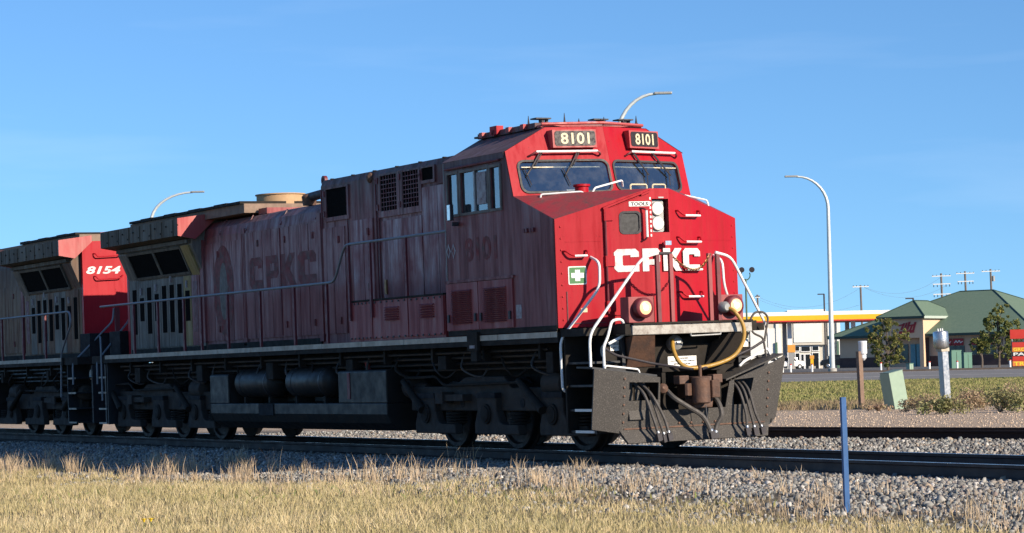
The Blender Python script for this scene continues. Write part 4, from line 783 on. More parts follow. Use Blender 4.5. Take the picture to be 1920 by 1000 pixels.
bp = _n(nt, 'ShaderNodeBump'); bp.inputs['Strength'].default_value = 0.6; bp.inputs['Distance'].default_value = 0.05; nt.links.new(noise(nt, 14, 6, 0.7, g), bp.inputs['Height']); nt.links.new(bp.outputs[0], b.inputs['Normal'])
def zone_col(V):
    x, y = V[:, 0], V[:, 1]; d = (x-CAM[0])*fh[0]+(y-CAM[1])*fh[1]
    C = np.tile(np.array([.52, .40, .29]), (len(V), 1))
    def put(w, col):
        nonlocal C
        C = C*(1-w[:, None])+np.array(col)*w[:, None]
    nz = 3.0*hump(x*.25, y*.25)
    put(sstep((d+nz-84)/8), (.30, .235, .15)); put(sstep((d+nz-94)/9), (.085, .115, .035)); put(sstep((d-164)/2), (.16, .155, .15)); put(sstep((d-420)/60), (.24, .21, .12))
    put(sstep((11.3+(x+3.5)*.18-y)/1.0), (.13, .12, .11)); put(sstep((ballast_edge(x)-y+.5)/1.2), (.24, .185, .10))
    return C
rows = [-60, -30, -10, 2, 6, 9]+list(np.arange(11, 62, .5))+list(np.geomspace(63, 5000, 70)); cols = list(np.linspace(-1, 1, 121))
def gpt(d, c):
    l = c*(abs(d)*.45+16)*(1 if abs(c) < .98 else 3.0); p = CAM[:2]+fh*d+rh2*l; return (p[0], p[1], float(gz(*p)))
tag(sheet_mesh('ground', rows, cols, gpt, 'ground', zone_col), kind='structure')
# road with a dark kerb on its far side, and the parking lot beyond
plain('asphalt', (0.20, 0.19, 0.185), 0.9, 0, 0.2, 0.35, 0.2, 0.3, (0.15, 0.145, 0.14)); plain('concrete', (0.40, 0.38, 0.35), 0.9, 0, 0.2, 2); plain('kerb_dark', (0.085, 0.065, 0.055), 0.9, 0, 0.3, 2); plain('road_paint', (0.75, 0.74, 0.70), 0.8, 0, 0.2, 3)
def dl(d, l, dz): p = CAM[:2]+fh*d+rh2*l; return (p[0], p[1], float(gz(*p))+dz)
road = sheet_mesh('road', [149.6, 152, 155, 158, 161, 163.4], list(np.linspace(-200, 200, 41)), lambda d, l: dl(d, l, .02), 'asphalt'); tag(road, kind='structure')
for d, wd in ((150.3, .15), (156.4, .12), (162.8, .15)):
    o = sheet_mesh('lane_marking', [d, d+wd], list(np.linspace(-200, 200, 41)), lambda d, l: dl(d, l, .026), 'road_paint'); o.parent = road
k = MB()
for i in range(40):
    a, b2 = -200+i*10, -190+i*10; p0, p1, q0, q1 = dl(163.6, a, 0), dl(163.6, b2, 0), dl(163.9, a, 0), dl(163.9, b2, 0)
    k.add([p0, p1, q1, q0, (p0[0], p0[1], p0[2]+.13), (p1[0], p1[1], p1[2]+.13), (q1[0], q1[1], q1[2]+.13), (q0[0], q0[1], q0[2]+.13)], [(0,1,5,4),(4,5,6,7),(2,3,7,6)])
kb = k.build('kerb', 'kerb_dark'); tag(kb, kind='structure')

# ------------------------------------------------------------------ tracks
plain('rail_side', (0.045, 0.042, 0.045), 0.7, 0.3, 0.4, 2, 0.2, 0.4, (0.07, 0.055, 0.048)); plain('rail_rust', (0.055, 0.034, 0.028), 0.8, 0.2, 0.4, 2, 0.2, 0.4, (0.035, 0.024, 0.022)); plain('rail_top', (0.42, 0.42, 0.44), 0.28, 0.9, 0.2, 3); plain('tie_wood', (0.07, 0.055, 0.045), 0.9, 0, 0.4, 5)
RP = [(-.07,-.18),(.07,-.18),(.07,-.165),(.012,-.145),(.010,-.05),(.036,-.036),(.036,-.002),(-.036,-.002),(-.036,-.036),(-.010,-.05),(-.012,-.145),(-.07,-.165)]
def track(name, origin, ang, x0, x1, side, tilt):
    t = empty(name, origin, (tilt, 0, ang)); tag(t, kind='structure')
    for y in (-.7535, .7535):
        r = MB().prism([(a+y, b) for a, b in RP], 'x', x0, x1).build('rail', side, t)
        MB().box(x0, x1, y-.033, y+.033, -.0015, 0).build('rail_head', 'rail_top' if side == 'rail_side' else 'rail_rust', r)
    return t
track('railway_track', (0, 0, 0), 0, -80, 60, 'rail_side', TILT)
track('siding_track', (-3.5, 9.85, -.03), R(10.2), -14, 40, 'rail_rust', 0)

# ------------------------------------------------------------------ ballast stones
island('stones', [(0.0, (.06, .06, .06)), (0.15, (.18, .175, .165)), (0.3, (.32, .315, .29)), (0.42, (.14, .16, .165)), (0.55, (.38, .365, .33)), (0.66, (.10, .105, .105)), (0.78, (.40, .31, .22)), (0.88, (.23, .22, .21)), (0.95, (.62, .59, .54)), (1.0, (.18, .12, .10))], 0.85, 0.35, (.21, .18, .15), 0.25)
ICO_V = np.array([(0,-1,-1.6),(0,1,-1.6),(0,-1,1.6),(0,1,1.6),(-1,-1.6,0),(1,-1.6,0),(-1,1.6,0),(1,1.6,0),(-1.6,0,-1),(1.6,0,-1),(-1.6,0,1),(1.6,0,1)])/1.9
def hull_faces():
    bm = bmesh.new(); [bm.verts.new(v) for v in ICO_V]; bm.verts.index_update(); r = bmesh.ops.convex_hull(bm, input=bm.verts); bm.faces.index_update(); F = [tuple(v.index for v in f.verts) for f in bm.faces]; bm.free(); return np.array(F)
ICO_F = hull_faces()
def big_mesh(name, V, F, mat):
    me = bpy.data.meshes.new(name); me.vertices.add(len(V)); me.vertices.foreach_set('co', V.astype(np.float32).ravel()); n = F.shape[1]
    me.loops.add(F.size); me.loops.foreach_set('vertex_index', F.astype(np.int32).ravel()); me.polygons.add(len(F)); me.polygons.foreach_set('loop_start', np.arange(0, F.size, n, dtype=np.int32)); me.polygons.foreach_set('loop_total', np.full(len(F), n, dtype=np.int32))
    me.update(calc_edges=True); me.materials.append(MAT[mat]); o = bpy.data.objects.new(name, me); COL.objects.link(o); return o
def rotmats(n):
    q = RNG.normal(size=(n, 4)); q /= np.linalg.norm(q, axis=1)[:, None]; w, x, y, z = q.T
    return np.stack([1-2*(y*y+z*z), 2*(x*y-z*w), 2*(x*z+y*w), 2*(x*y+z*w), 1-2*(x*x+z*z), 2*(y*z-x*w), 2*(x*z-y*w), 2*(y*z+x*w), 1-2*(x*x+y*y)], 1).reshape(n, 3, 3)
def stones(name, X, Y, size, mat='stones', zoff=0.0):
    n = len(X); P = np.stack([X, Y, gz(X, Y)+zoff+RNG.uniform(-.2, .45, n)*size], 1)
    loc = ICO_V[None]*RNG.uniform(.45, 1.35, (n, 12, 1)); loc = loc*RNG.uniform(.5, 1.25, (n, 1, 3))
    V = np.einsum('nij,nkj->nki', rotmats(n), loc)*size[:, None, None]+P[:, None]
    F = (ICO_F[None]+(np.arange(n)*12)[:, None, None]).reshape(-1, 3); return big_mesh(name, V.reshape(-1, 3), F, mat)
def frustum_mask(X, Y, margin=2.5):
    d = (X-CAM[0])*fh[0]+(Y-CAM[1])*fh[1]; l = (X-CAM[0])*rh2[0]+(Y-CAM[1])*rh2[1]; return (np.abs(l) < d*.215+margin) & (d > 10)
def scatter(n, x0, x1, y0, y1):
    X = RNG.uniform(x0, x1, n); Y = RNG.uniform(y0, y1, n); k = frustum_mask(X, Y); return X[k], Y[k]
X, Y = scatter(105000, -24, 24, -8, -.82)
e = ballast_edge(X); w_ = sstep((Y-e+.35)/.8); k = RNG.uniform(size=len(X)) < np.maximum(w_, .22*(Y > e-1.6)); X, Y = X[k], Y[k]
d_ = (X-CAM[0])*fh[0]+(Y-CAM[1])*fh[1]; k = RNG.uniform(size=len(X)) < np.clip(1.25-(d_-25)/45, .25, 1); X, Y = X[k], Y[k]
tag(stones('ballast', X, Y, RNG.uniform(.015, .040, len(X))*(1+.4*(RNG.uniform(size=len(X)) > .93))), 'grey crushed stone ballast along the near rail', 'ballast', None, 'stuff')
X, Y = scatter(46000, -24, 26, .85, 12.5)
yl = 9.85+(X+3.5)*math.tan(R(10.2)); k = ((np.abs(Y-yl+.77) > .12) & (np.abs(Y-yl-.77) > .12)); X, Y = X[k], Y[k]
tag(stones('ballast', X, Y, RNG.uniform(.020, .048, len(X))), 'crushed stone ballast between the main track and the siding', 'ballast', None, 'stuff')

D = RNG.uniform(48, 84, 4500); l = RNG.uniform(.07, .25, 4500)*D; P = CAM[:2]+D[:, None]*fh+l[:, None]*rh2; k = P[:, 1] > 11.6+(P[:, 0]+3.5)*.18
island('pebbles', [(0, (.40, .30, .22)), (.5, (.56, .44, .33)), (1, (.28, .22, .17))], .9)
tag(stones('pebbles', P[k, 0], P[k, 1], RNG.uniform(.010, .034, int(k.sum())), 'pebbles'), 'loose pebbles scattered over the bare dirt behind the siding', 'pebbles', None, 'stuff')

# ------------------------------------------------------------------ grass
island('dry_grass', [(0, (.58, .45, .24)), (.3, (.76, .61, .36)), (.5, (.46, .37, .17)), (.7, (.82, .69, .44)), (.85, (.33, .30, .12)), (1, (.66, .51, .31))], 0.8, 1.1, (.33, .30, .12), 0.5, 0.3)
island('tall_grass', [(0, (.60, .45, .30)), (.4, (.74, .58, .40)), (.7, (.46, .35, .20)), (1, (.64, .50, .37))], 0.8, 0.8, (.38, .29, .19), 0.4, 0.25)
island('green_grass', [(0, (.15, .17, .05)), (.4, (.22, .24, .07)), (.7, (.32, .30, .11)), (1, (.42, .35, .17))], 0.85, 0.18, (.34, .28, .13), 0.6, 0.2)
island('dry_weed', [(0, (.30, .21, .13)), (.5, (.38, .28, .18)), (1, (.24, .19, .10))], 0.85, 0.5, (.17, .16, .07), 0.6, 0.2)
def blades(name, X, Y, h, wd, mat, lean=.35, Z=None):
    n = len(X); a = RNG.uniform(0, 2*math.pi, n); b = RNG.uniform(0, 2*math.pi, n); ln = RNG.uniform(.05, lean, n)*h
    z = (gz(X, Y) if Z is None else Z)-.01; sx, sy = np.cos(a)*wd/2, np.sin(a)*wd/2; dx, dy = np.cos(b)*ln, np.sin(b)*ln
    V = np.empty((n, 5, 3)); V[:, 0] = np.stack([X-sx, Y-sy, z], 1); V[:, 1] = np.stack([X+sx, Y+sy, z], 1)
    V[:, 2] = np.stack([X+dx*.4-sx*.75, Y+dy*.4-sy*.75, z+h*.6], 1); V[:, 3] = np.stack([X+dx*.4+sx*.75, Y+dy*.4+sy*.75, z+h*.6], 1); V[:, 4] = np.stack([X+dx, Y+dy, z+h*.98], 1)
    i = np.arange(n)[:, None]*5; F = np.concatenate([i+[0, 1, 3], i+[0, 3, 2], i+[2, 3, 4]], 1).reshape(-1, 3)
    return big_mesh(name, V.reshape(-1, 3), F, mat)
def grass_xy(n, y0, y1): return scatter(n, -24, 26, y0, y1)
X, Y = grass_xy(620000, -16, -2.6)
e = ballast_edge(X); k = RNG.uniform(size=len(X)) < sstep((e-Y-.1)/1.3); X, Y = X[k], Y[k]
d_ = (X-CAM[0])*fh[0]+(Y-CAM[1])*fh[1]; k = (d_ > 16) & (RNG.uniform(size=len(X)) < np.clip(1.2-(d_-20)/40, .3, 1)); X, Y = X[k], Y[k]
tuft = .5+.5*hump(X*1.7, Y*1.7); k = RNG.uniform(size=len(X)) < .45+.55*tuft; X, Y = X[k], Y[k]
tag(blades('grass', X, Y, RNG.uniform(.035, .11, len(X))*(.75+.9*np.clip(hump(X*1.1, Y*1.2), 0, 1)**1.5+.25*RNG.uniform(size=len(X))**6*4), RNG.uniform(.006, .011, len(X)), 'dry_grass', .9), 'short sunlit straw coloured grass with green patches in the foreground', 'grass', None, 'stuff')
# tall dry stalks in tufts along the foot of the ballast
TX, TY, TH = [], [], []
for i in range(300):
    x = RNG.uniform(-22, 20); y = ballast_edge(x)+RNG.normal(-.3, .7)+(.8 if RNG.uniform() < .15 else 0)
    n = int(8+62*RNG.uniform()**2) if x < 8 else int(5+30*RNG.uniform()**2); s = RNG.uniform(.05, .26); hh = RNG.uniform(.10, .36)*(1.1 if x < 2 else .85)
    TX.append(x+RNG.normal(0, s, n)); TY.append(y+RNG.normal(0, s*.6, n)); TH.append(hh*RNG.uniform(.5, 1.15, n))
TX, TY, TH = map(np.concatenate, (TX, TY, TH)); k = frustum_mask(TX, TY); TX, TY, TH = TX[k], TY[k], TH[k]
tag(blades('tall_grass', TX, TY, TH, RNG.uniform(.006, .011, len(TX)), 'tall_grass', .55), 'tall dry pinkish straw stalks at the edge of the ballast', 'grass', None, 'stuff')
X, Y = grass_xy(5000, -12, -4); k = (hump(X*.7+3, Y*.8) > .25); X, Y = X[k], Y[k]
island('broadleaf', [(0, (.10, .14, .04)), (.5, (.17, .20, .06)), (1, (.24, .22, .08))], .8)
tag(blades('low_weeds', X, Y, RNG.uniform(.05, .11, len(X)), RNG.uniform(.018, .035, len(X)), 'broadleaf', 1.2), 'darker green low weeds in patches through the foreground grass', 'weeds', None, 'stuff')
# verge between siding and road
def verge(n, d0, d1): d = d0+(d1-d0)*RNG.uniform(size=n)**.8; l = RNG.uniform(0.06, .27, n)*d; P = CAM[:2]+d[:, None]*fh+l[:, None]*rh2; return P[:, 0], P[:, 1], d
X, Y, D = verge(70000, 93, 149); k = (Y > 13) & (RNG.uniform(size=len(X)) < .25+.75*sstep((D+4*hump(X*.2, Y*.2)-92)/8)); X, Y = X[k], Y[k]
tag(blades('verge_grass', X, Y, RNG.uniform(.08, .22, len(X)), RNG.uniform(.03, .07, len(X)), 'green_grass', .8), 'green roadside grass between the siding and the road', 'grass', None, 'stuff')
X, Y, D = verge(16000, 84, 97); k = (Y > 13) & (RNG.uniform(size=len(X)) < sstep((D+5*hump(X*.3, Y*.3)-86)/6)); X, Y = X[k], Y[k]
tag(blades('dry_verge', X, Y, RNG.uniform(.08, .3, len(X)), RNG.uniform(.02, .05, len(X)), 'dry_weed', .8), 'dry brown weeds at the near edge of the green verge', 'weeds', None, 'stuff')
# yellow flowers in the foreground grass
plain('flower', (.75, .50, .02), .7, 0, .1, 9); plain('stem', (.13, .17, .04), .8, 0, .2, 9)
for i, (u, v) in enumerate(((262, 990), (275, 994))):
    dd = 24.3+.15*i; p = at(u, dd)
    f = MB().tube([(p.x, p.y, p.z), (p.x+.01, p.y, p.z+.13)], .004, 5).build('yellow_flower', 'stem'); hd = MB()
    for k in range(8): a = k*math.pi/4; hd.add([(p.x+.01, p.y, p.z+.13), (p.x+.01+.035*math.cos(a), p.y+.035*math.sin(a), p.z+.15), (p.x+.01+.035*math.cos(a+.5), p.y+.035*math.sin(a+.5), p.z+.155)], [(0, 1, 2)])
    hd.lathe((p.x+.01, p.y, p.z+.12), (0, 0, 1), [(0,.008),(.025,.016),(.035,.01)], 8).build('petals', 'flower', f)
    tag(f, 'small yellow flower low in the foreground grass, %s of the pair' % ('left one' if i == 0 else 'right one'), 'flower', 'yellow flowers in the grass')

# ------------------------------------------------------------------ near trackside things
plain('blue_paint', (.016, .088, .25), .5, .2, .25, 6); plain('post_wood', (.24, .155, .11), .85, 0, .35, 7, .3); plain('galv', (.42, .44, .47), .4, .7, .25, 5); plain('plastic_white', (.70, .71, .74), .4, 0, .06, 3); plain('pedestal_green', (.27, .36, .27), .5, 0, .12, 4); plain('pedestal_dark', (.12, .19, .17), .6, 0, .15, 4)
p = at(1577, 24.3); q = MB().box(-.026, .026, -.010, .010, -.15, 1.15).box(-.026, -.018, .010, .03, -.15, 1.15).box(.018, .026, .010, .03, -.15, 1.15)
o = q.build('marker_post', 'blue_paint'); o.location = p; o.rotation_euler = (R(.3), R(-.8), YAW*-1+R(20)); tag(o, 'slim blue steel channel post standing in the foreground gravel', 'post')
# wooden post with a white capped canister on its right side
p = at(1609, 90); t = empty('wooden_post', p, (0, R(-1.5), -YAW+R(28))); MB().box(-.085, .085, -.085, .085, -.2, 2.08).build('post', 'post_wood', t)
c = MB().lathe((.16, -.02, 1.95), (0, 0, 1), [(0,.10),(.04,.155),(.42,.16),(.43,.165),(.50,.165),(.51,.1)], 20).build('canister', 'plastic_white', t); MB().lathe((.16, -.02, 1.74), (0, 0, 1), [(0,.05),(.08,.12),(.21,.12)], 16).build('spout', 'plastic_white', c)
tag(t, 'brown wooden post carrying a white plastic canister beside the siding', 'post')
# leaning green pedestal
p = at(1676, 86); t = empty('utility_pedestal', p, (0, R(-11), -YAW+R(32)))
MB().prism([(-.27,-.25),(.27,-.25),(.27,1.22),(.20,1.34),(-.27,1.34)], 'x', -.34, .30).build('cabinet', 'pedestal_green', t, 0.015)
MB().box(.301, .325, -.24, .24, -.2, 1.2).build('door', 'pedestal_green', t); MB().box(-.35, .31, -.28, .205, 1.341, 1.36).build('lid', 'pedestal_dark', t)
for z in (.25, 1.0): MB().box(.326, .34, -.16, -.05, z-.06, z+.06).build('latch', 'pedestal_dark', t)
tag(t, 'pale green steel utility pedestal leaning to the left beside the wooden post', 'utility box')
# galvanised post with steel canister
p = at(1767, 96); t = empty('metal_post', p, (0, R(-2.4), -YAW+R(28))); MB().box(-.15, .15, -.15, .15, -.2, 2.02).build('post', 'galv', t, 0.02); MB().box(-.19, .19, -.17, .17, 2.02, 2.16).build('collar', 'sill_white', t)
MB().lathe((-.06, 0, 2.16), (0, 0, 1), [(0,.28),(.05,.30),(.60,.30),(.64,.28),(.68,.1)], 24).build('canister', 'steel', t)
for a in (-.12, 0, .1): MB().lathe((a-.06, 0, 2.82), (0, 0, 1), [(0,.03),(.1,.025),(.11,.01)], 8).build('cap_stud', 'white_sign', t)
tag(t, 'square galvanised steel post topped with a shiny metal canister', 'post')
# weeds and bushes
def leafcloud(name, c, r, n, size, mat, parent=None, shape=None, dens=.0):
    """leaf-sized faces spread through lobes round c"""
    P = RNG.normal(size=(n, 3)); P /= np.linalg.norm(P, axis=1)[:, None]; P *= (RNG.uniform(dens, 1, n)**.5)[:, None]
    P = P*np.array(r)+np.array(c); M = rotmats(n); s = RNG.uniform(.6, 1.3, n)*size
    T = np.array([(-.5, 0, 0), (0, -.28, .05), (.55, 0, 0), (0, .28, .05)]); V = np.einsum('nij,kj->nki', M, T)*s[:, None, None]+P[:, None]
    return V
def bush(name, u, d, w, h, mat, label, n=900, group=None):
    p = at(u, d); t = empty(name, p); V = []; kk = 7
    for i in range(kk):
        c = (RNG.normal(0, w*.27), RNG.normal(0, w*.2), h*RNG.uniform(.25, .6)); V.append(leafcloud('', c, (w*.26, w*.26, h*.42), n//kk, .085, mat))
    V = np.concatenate(V); V = V[V[:, :, 2].min(1) > -.02]; V = V.reshape(-1, 3); F = np.arange(len(V)).reshape(-1, 4); o = big_mesh('foliage', V, F, mat); o.parent = t
    st = MB()
    for i in range(14): a = RNG.uniform(0, 6.28); q = RNG.uniform(.2, .55)*w; st.tube([(0, 0, -.03), (q*.4*math.cos(a), q*.4*math.sin(a), h*.5), (q*math.cos(a), q*math.sin(a), h*RNG.uniform(.7, 1.15))], [.012, .008, .003], 4)
    st.build('stems', 'post_wood', t); tag(t, label, 'bush', group)
island('weed_green', [(0, (.17, .20, .08)), (.4, (.27, .28, .11)), (.8, (.40, .35, .18)), (1, (.22, .24, .11))], .85, .8, (.22, .17, .09), .5, .2)
island('weed_brown', [(0, (.40, .25, .17)), (.4, (.48, .34, .23)), (.8, (.34, .27, .16)), (1, (.28, .26, .13))], .85, .8, (.22, .2, .1), .5, .2)
bush('weed_bush', 1722, 78, 1.1, .62, 'weed_brown', 'low reddish brown weed between the pedestal and the metal post', 900, 'weeds beside the siding')
bush('weed_bush', 1768, 72, 1.15, .62, 'weed_green', 'yellowish green bush at the foot of the metal post', 1300, 'weeds beside the siding')
bush('weed_bush', 1812, 80, 1.3, .85, 'weed_brown', 'tall brown weed just right of the metal post', 1300, 'weeds beside the siding')
bush('weed_bush', 1868, 73, 1.6, .85, 'weed_green', 'broad grey green bush near the right edge of the photo', 1900, 'weeds beside the siding')
bush('weed_bush', 1915, 77, 1.5, .95, 'weed_brown', 'brown bushy weed cut by the right edge of the photo', 1500, 'weeds beside the siding')
bush('weed_bush', 1640, 82, .8, .3, 'weed_brown', 'small dry weed between the wooden post and the pedestal', 400, 'weeds beside the siding')

# ------------------------------------------------------------------ street lamps
plain('lamp_metal', (.60, .63, .62), .45, .3, .1, 3)
def street_lamp(u, d, H, reach, rise, label, dirn):
    p = at(u, d); t = empty('street_lamp', p); r3 = Vector((rh2[0], rh2[1], 0))*dirn
    MB().tube([(0, 0, -.3), (0, 0, H-rise)], [.19, .12], 12).build('pole', 'lamp_metal', t); MB().lathe((0, 0, -.05), (0, 0, 1), [(0,.3),(.35,.3),(.4,.2)], 14).build('base', 'concrete', t)
    pts = [Vector((0, 0, H-rise))+r3*reach*(1-math.cos(a))*1.0+Vector((0, 0, rise*math.sin(a))) for a in np.linspace(0, math.pi/2, 10)]
    MB().tube(pts, [.12-.006*k for k in range(10)], 10).build('arm', 'lamp_metal', t)
    h = MB().obox(pts[-1]+r3*.35+Vector((0, 0, .02)), r3*.45, Vector((0, 0, 1)).cross(r3)*.14, (0, 0, .06)).build('lamp_head', 'frame_grey', t, 0.03)
    tag(t, label, 'street lamp', 'curved street lamps along the road')
street_lamp(1556, 165.5, 13.4, 2.1, 2.2, 'tall curved street lamp standing alone in the sky right of the locomotive', -1)
street_lamp(1163, 122, 15.15, 2.0, 2.3, 'curved street lamp rising behind the cab roof of the leading locomotive', 1)
street_lamp(284, 168, 13.4, 2.9, 2.0, 'curved street lamp rising behind the radiator end at the left', 1)

# ------------------------------------------------------------------ filling station
plain('stucco', (.56, .52, .44), .85, 0, .1, 1.2); plain('stucco_light', (.74, .72, .66), .85, 0, .08, 1.2); plain('canopy_white', (.80, .80, .78), .5, 0, .05, 1); plain('canopy_yellow', (.80, .44, .008), .5, 0, .08, 1); plain('canopy_red', (.55, .035, .02), .5, 0, .1, 1); plain('dark_glass', (.015, .018, .022), .08, 0, .2, 1, 0, .6); plain('green_metal', (.06, .13, .085), .5, 0, .15, 1); plain('pump_orange', (.70, .32, .05), .5, 0, .15, 2); plain('car_black', (.012, .013, .016), .2, .2, .1, 1, 0, .6); plain('car_white', (.70, .70, .68), .25, 0, .05, 1); plain('tyre', (.02, .02, .02), .85, 0, .1, 4); plain('bollard_white', (.75, .75, .72), .6, 0, .1, 4)
RZ = math.atan2(rh2[1], rh2[0])       # local x runs along the picture's width, local y away from the camera
s = empty('filling_station', at(1500, 385, -.1), (0, 0, RZ)); sc = 385/FPX
U = lambda u: (u-1500)*sc
MB().box(U(1330), U(1473), .2, 22, 0, 7.6).box(U(1547), U(1573), .2, 22, 0, 7.6).box(U(1474), U(1546), 0, 22, 3.9, 9.3).box(U(1474), U(1546), .6, 22, 0, 3.9).build('wall', 'stucco', s)
MB().box(U(1404), U(1462), .05, .19, .2, 6.6).build('wall_panel', 'stucco_light', s); MB().box(U(1485), U(1538), -.12, -.01, 4.3, 8.6).build('wall_panel', 'stucco_light', s); MB().box(U(1474), U(1546), -.2, -.02, 9.05, 9.45).build('parapet', 'canopy_white', s)
for u in (1452, 1470, 1549, 1566): MB().box(U(u), U(u+6), -.1, .2, 0, 7.7).build('pilaster', 'stucco_light', s)
for a, b2, z0, z1 in ((1487, 1497, 0, 2.7), (1497.6, 1505, 0, 2.5), (1505.6, 1517, 0, 2.5), (1519, 1533, 0, 2.7), (1487, 1497, 2.9, 3.75), (1498, 1517, 2.8, 3.75), (1519, 1533, 2.9, 3.75)):
    f = MB().box(U(a), U(b2), .42, .55, z0, z1).build('window_frame', 'canopy_white', s); MB().box(U(a)+.13, U(b2)-.13, .39, .41, z0+.12, z1-.1).build('pane', 'dark_glass', f)
for u in (1450, 1565): MB().box(U(u), U(u+4), -.3, -.12, 0, 4.4).build('downpipe', 'green_metal', s)
tag(s, 'beige filling station shop with glass doors behind the yellow striped canopy', 'building')
cn = empty('fuel_canopy', at(1500, 325), (0, 0, RZ)); sc2 = 325/FPX; U2 = lambda u: (u-1500)*sc2; zb = float(cn.location.z)
def zpx(v, u, d): return CAM[2]+(697.1-(u-1500)*.0209-v)/FPX*d-zb
zt_, zy, zr_, zb_ = (zpx(q, 1500, 325) for q in (585.0, 592.0, 601.0, 603.4))
MB().box(U2(1290), U2(1692), 0, 13, zy, zt_).build('fascia_white', 'canopy_white', cn); MB().box(U2(1290)-.03, U2(1692)+.03, -.03, 13.03, zr_, zy-.004).build('fascia_yellow', 'canopy_yellow', cn); MB().box(U2(1290)-.06, U2(1692)+.06, -.06, 13.06, zb_, zr_-.004).build('fascia_red', 'canopy_red', cn)
for u in (1372, 1483, 1604):
    for y in (3.5, 9.5): MB().box(U2(u)-.28, U2(u)+.28, y-.2, y+.2, 0, zb_-.01).build('column', 'frame_grey' if y > 5 else 'canopy_white', cn)
tag(cn, 'white fuel canopy with yellow and red stripes over the pumps', 'canopy')
for i, (u, lab) in enumerate(((1480, 'orange topped fuel pump in front of the glass doors'), (1590, 'orange topped fuel pump behind the white canister'), (1518, 'small yellow pump box right of the glass doors'))):
    t = empty('fuel_pump', at(u, 322), (0, 0, RZ)); k_ = .55 if i == 2 else 1
    MB().box(-.45, .45, -.3, .3, 0, .35).build('plinth', 'concrete', t); MB().box(-.35*k_, .35*k_, -.2, .2, .35, 2.0*k_+.2).build('cabinet', 'frame_grey' if i != 2 else 'canopy_yellow', t); MB().box(-.5*k_, .5*k_, -.25, .25, 2.0*k_+.2, 3.2*k_).build('header', 'pump_orange', t); tag(t, lab, 'fuel pump', 'fuel pumps under the canopy')
def car(u, d, mat, label, ang, suv=0.0, glassm='dark_glass'):
    t = empty('parked_car', at(u, d), (0, 0, RZ+R(ang)))
    pr = [(-2.25,.35),(-2.28,.75),(-2.1,.92),(-1.5,1.0),(-.9,1.42+suv),(-.5,1.48+suv),(.6,1.47+suv),(1.35,1.05+suv*.6),(2.05,.98+suv*.5),(2.28,.8),(2.28,.38)]
    w = MB(); n = len(pr); V = []
    for y, k_ in ((-.9, .0), (-.82, 1), (.82, 1), (.9, 0)):
        for x, z in pr: V.append((x*(1 if k_ == 0 else .985), y*(.82 if (k_ == 1 and z > 1.1) else 1), z if (k_ == 1 or z < 1.02) else 1.0))
    F = [tuple(range(n))] + [(r_*n+i, r_*n+(i+1) % n, (r_+1)*n+(i+1) % n, (r_+1)*n+i) for r_ in range(3) for i in range(n)] + [tuple(range(3*n, 4*n))[::-1]]
    MB().add(V, F).build('body', mat, t, 0.03)
    for sy_ in (-1, 1): MB().prism([(-1.25,1.05),(-.8,1.38+suv),(.55,1.40+suv),(1.05,1.05)], 'y', sy_*.70, sy_*.865).build('side_window', glassm, t)
    MB().prism([(-.66,1.06),(.66,1.06),(.56,1.36+suv),(-.56,1.36+suv)], 'x', .72, 1.25).build('windscreen', glassm, t)
    for x in (-1.4, 1.4):
        for sy_ in (-1, 1):
            w_o = MB().lathe((x, sy_*.72, .33), (0, sy_, 0), [(0,.33),(.2,.33),(.21,.28)], 16).build('wheel', 'tyre', t); MB().lathe((x, sy_*.93, .33), (0, sy_, 0), [(0,.2),(.012,.18)], 12).build('rim', 'steel', w_o)
    for sy_ in (-1, 1): MB().box(2.2, 2.295, sy_*.5, sy_*.82, .68, .8).build('headlight', 'reflector', t); MB().box(-2.3, -2.2, sy_*.55, sy_*.85, .75, .88).build('tail_light', 'canopy_red', t)
    tag(t, label, 'car')
car(1570, 296, 'car_black', 'black sedan parked beside the tall street lamp pole', 172); car(1566, 318, 'car_black', 'dark taller car parked behind the black sedan', 176, .25)
car(1472, 330, 'car_white', 'white car parked at the pumps behind the plow wing', 20, .2); car(1436, 310, 'car_white', 'white car half hidden behind the locomotive handrail', 8, .1)
for i, u in enumerate((1463, 1478, 1518, 1647, 1738, 1790, 1889)):
    t = empty('bollard', at(u, 176)); MB().lathe((0, 0, -.1), (0, 0, 1), [(0,.075),(.72,.075),(.76,.05)], 10).build('post', 'bollard_white', t); MB().lathe((0, 0, .58), (0, 0, 1), [(0,.08),(.08,.08)], 10).build('red_band', 'canopy_red', t)
    tag(t, ['short white bollard, leftmost of the row behind the road', 'short white bollard, second from the left behind the road', 'short white bollard left of the tall lamp pole', 'short white bollard at the left foot of the left tree', 'short white bollard just left of the metal post', 'short white bollard in front of the green transformer boxes', 'short white bollard beside the right tree'][i], 'bollard', 'white bollards along the far kerb')

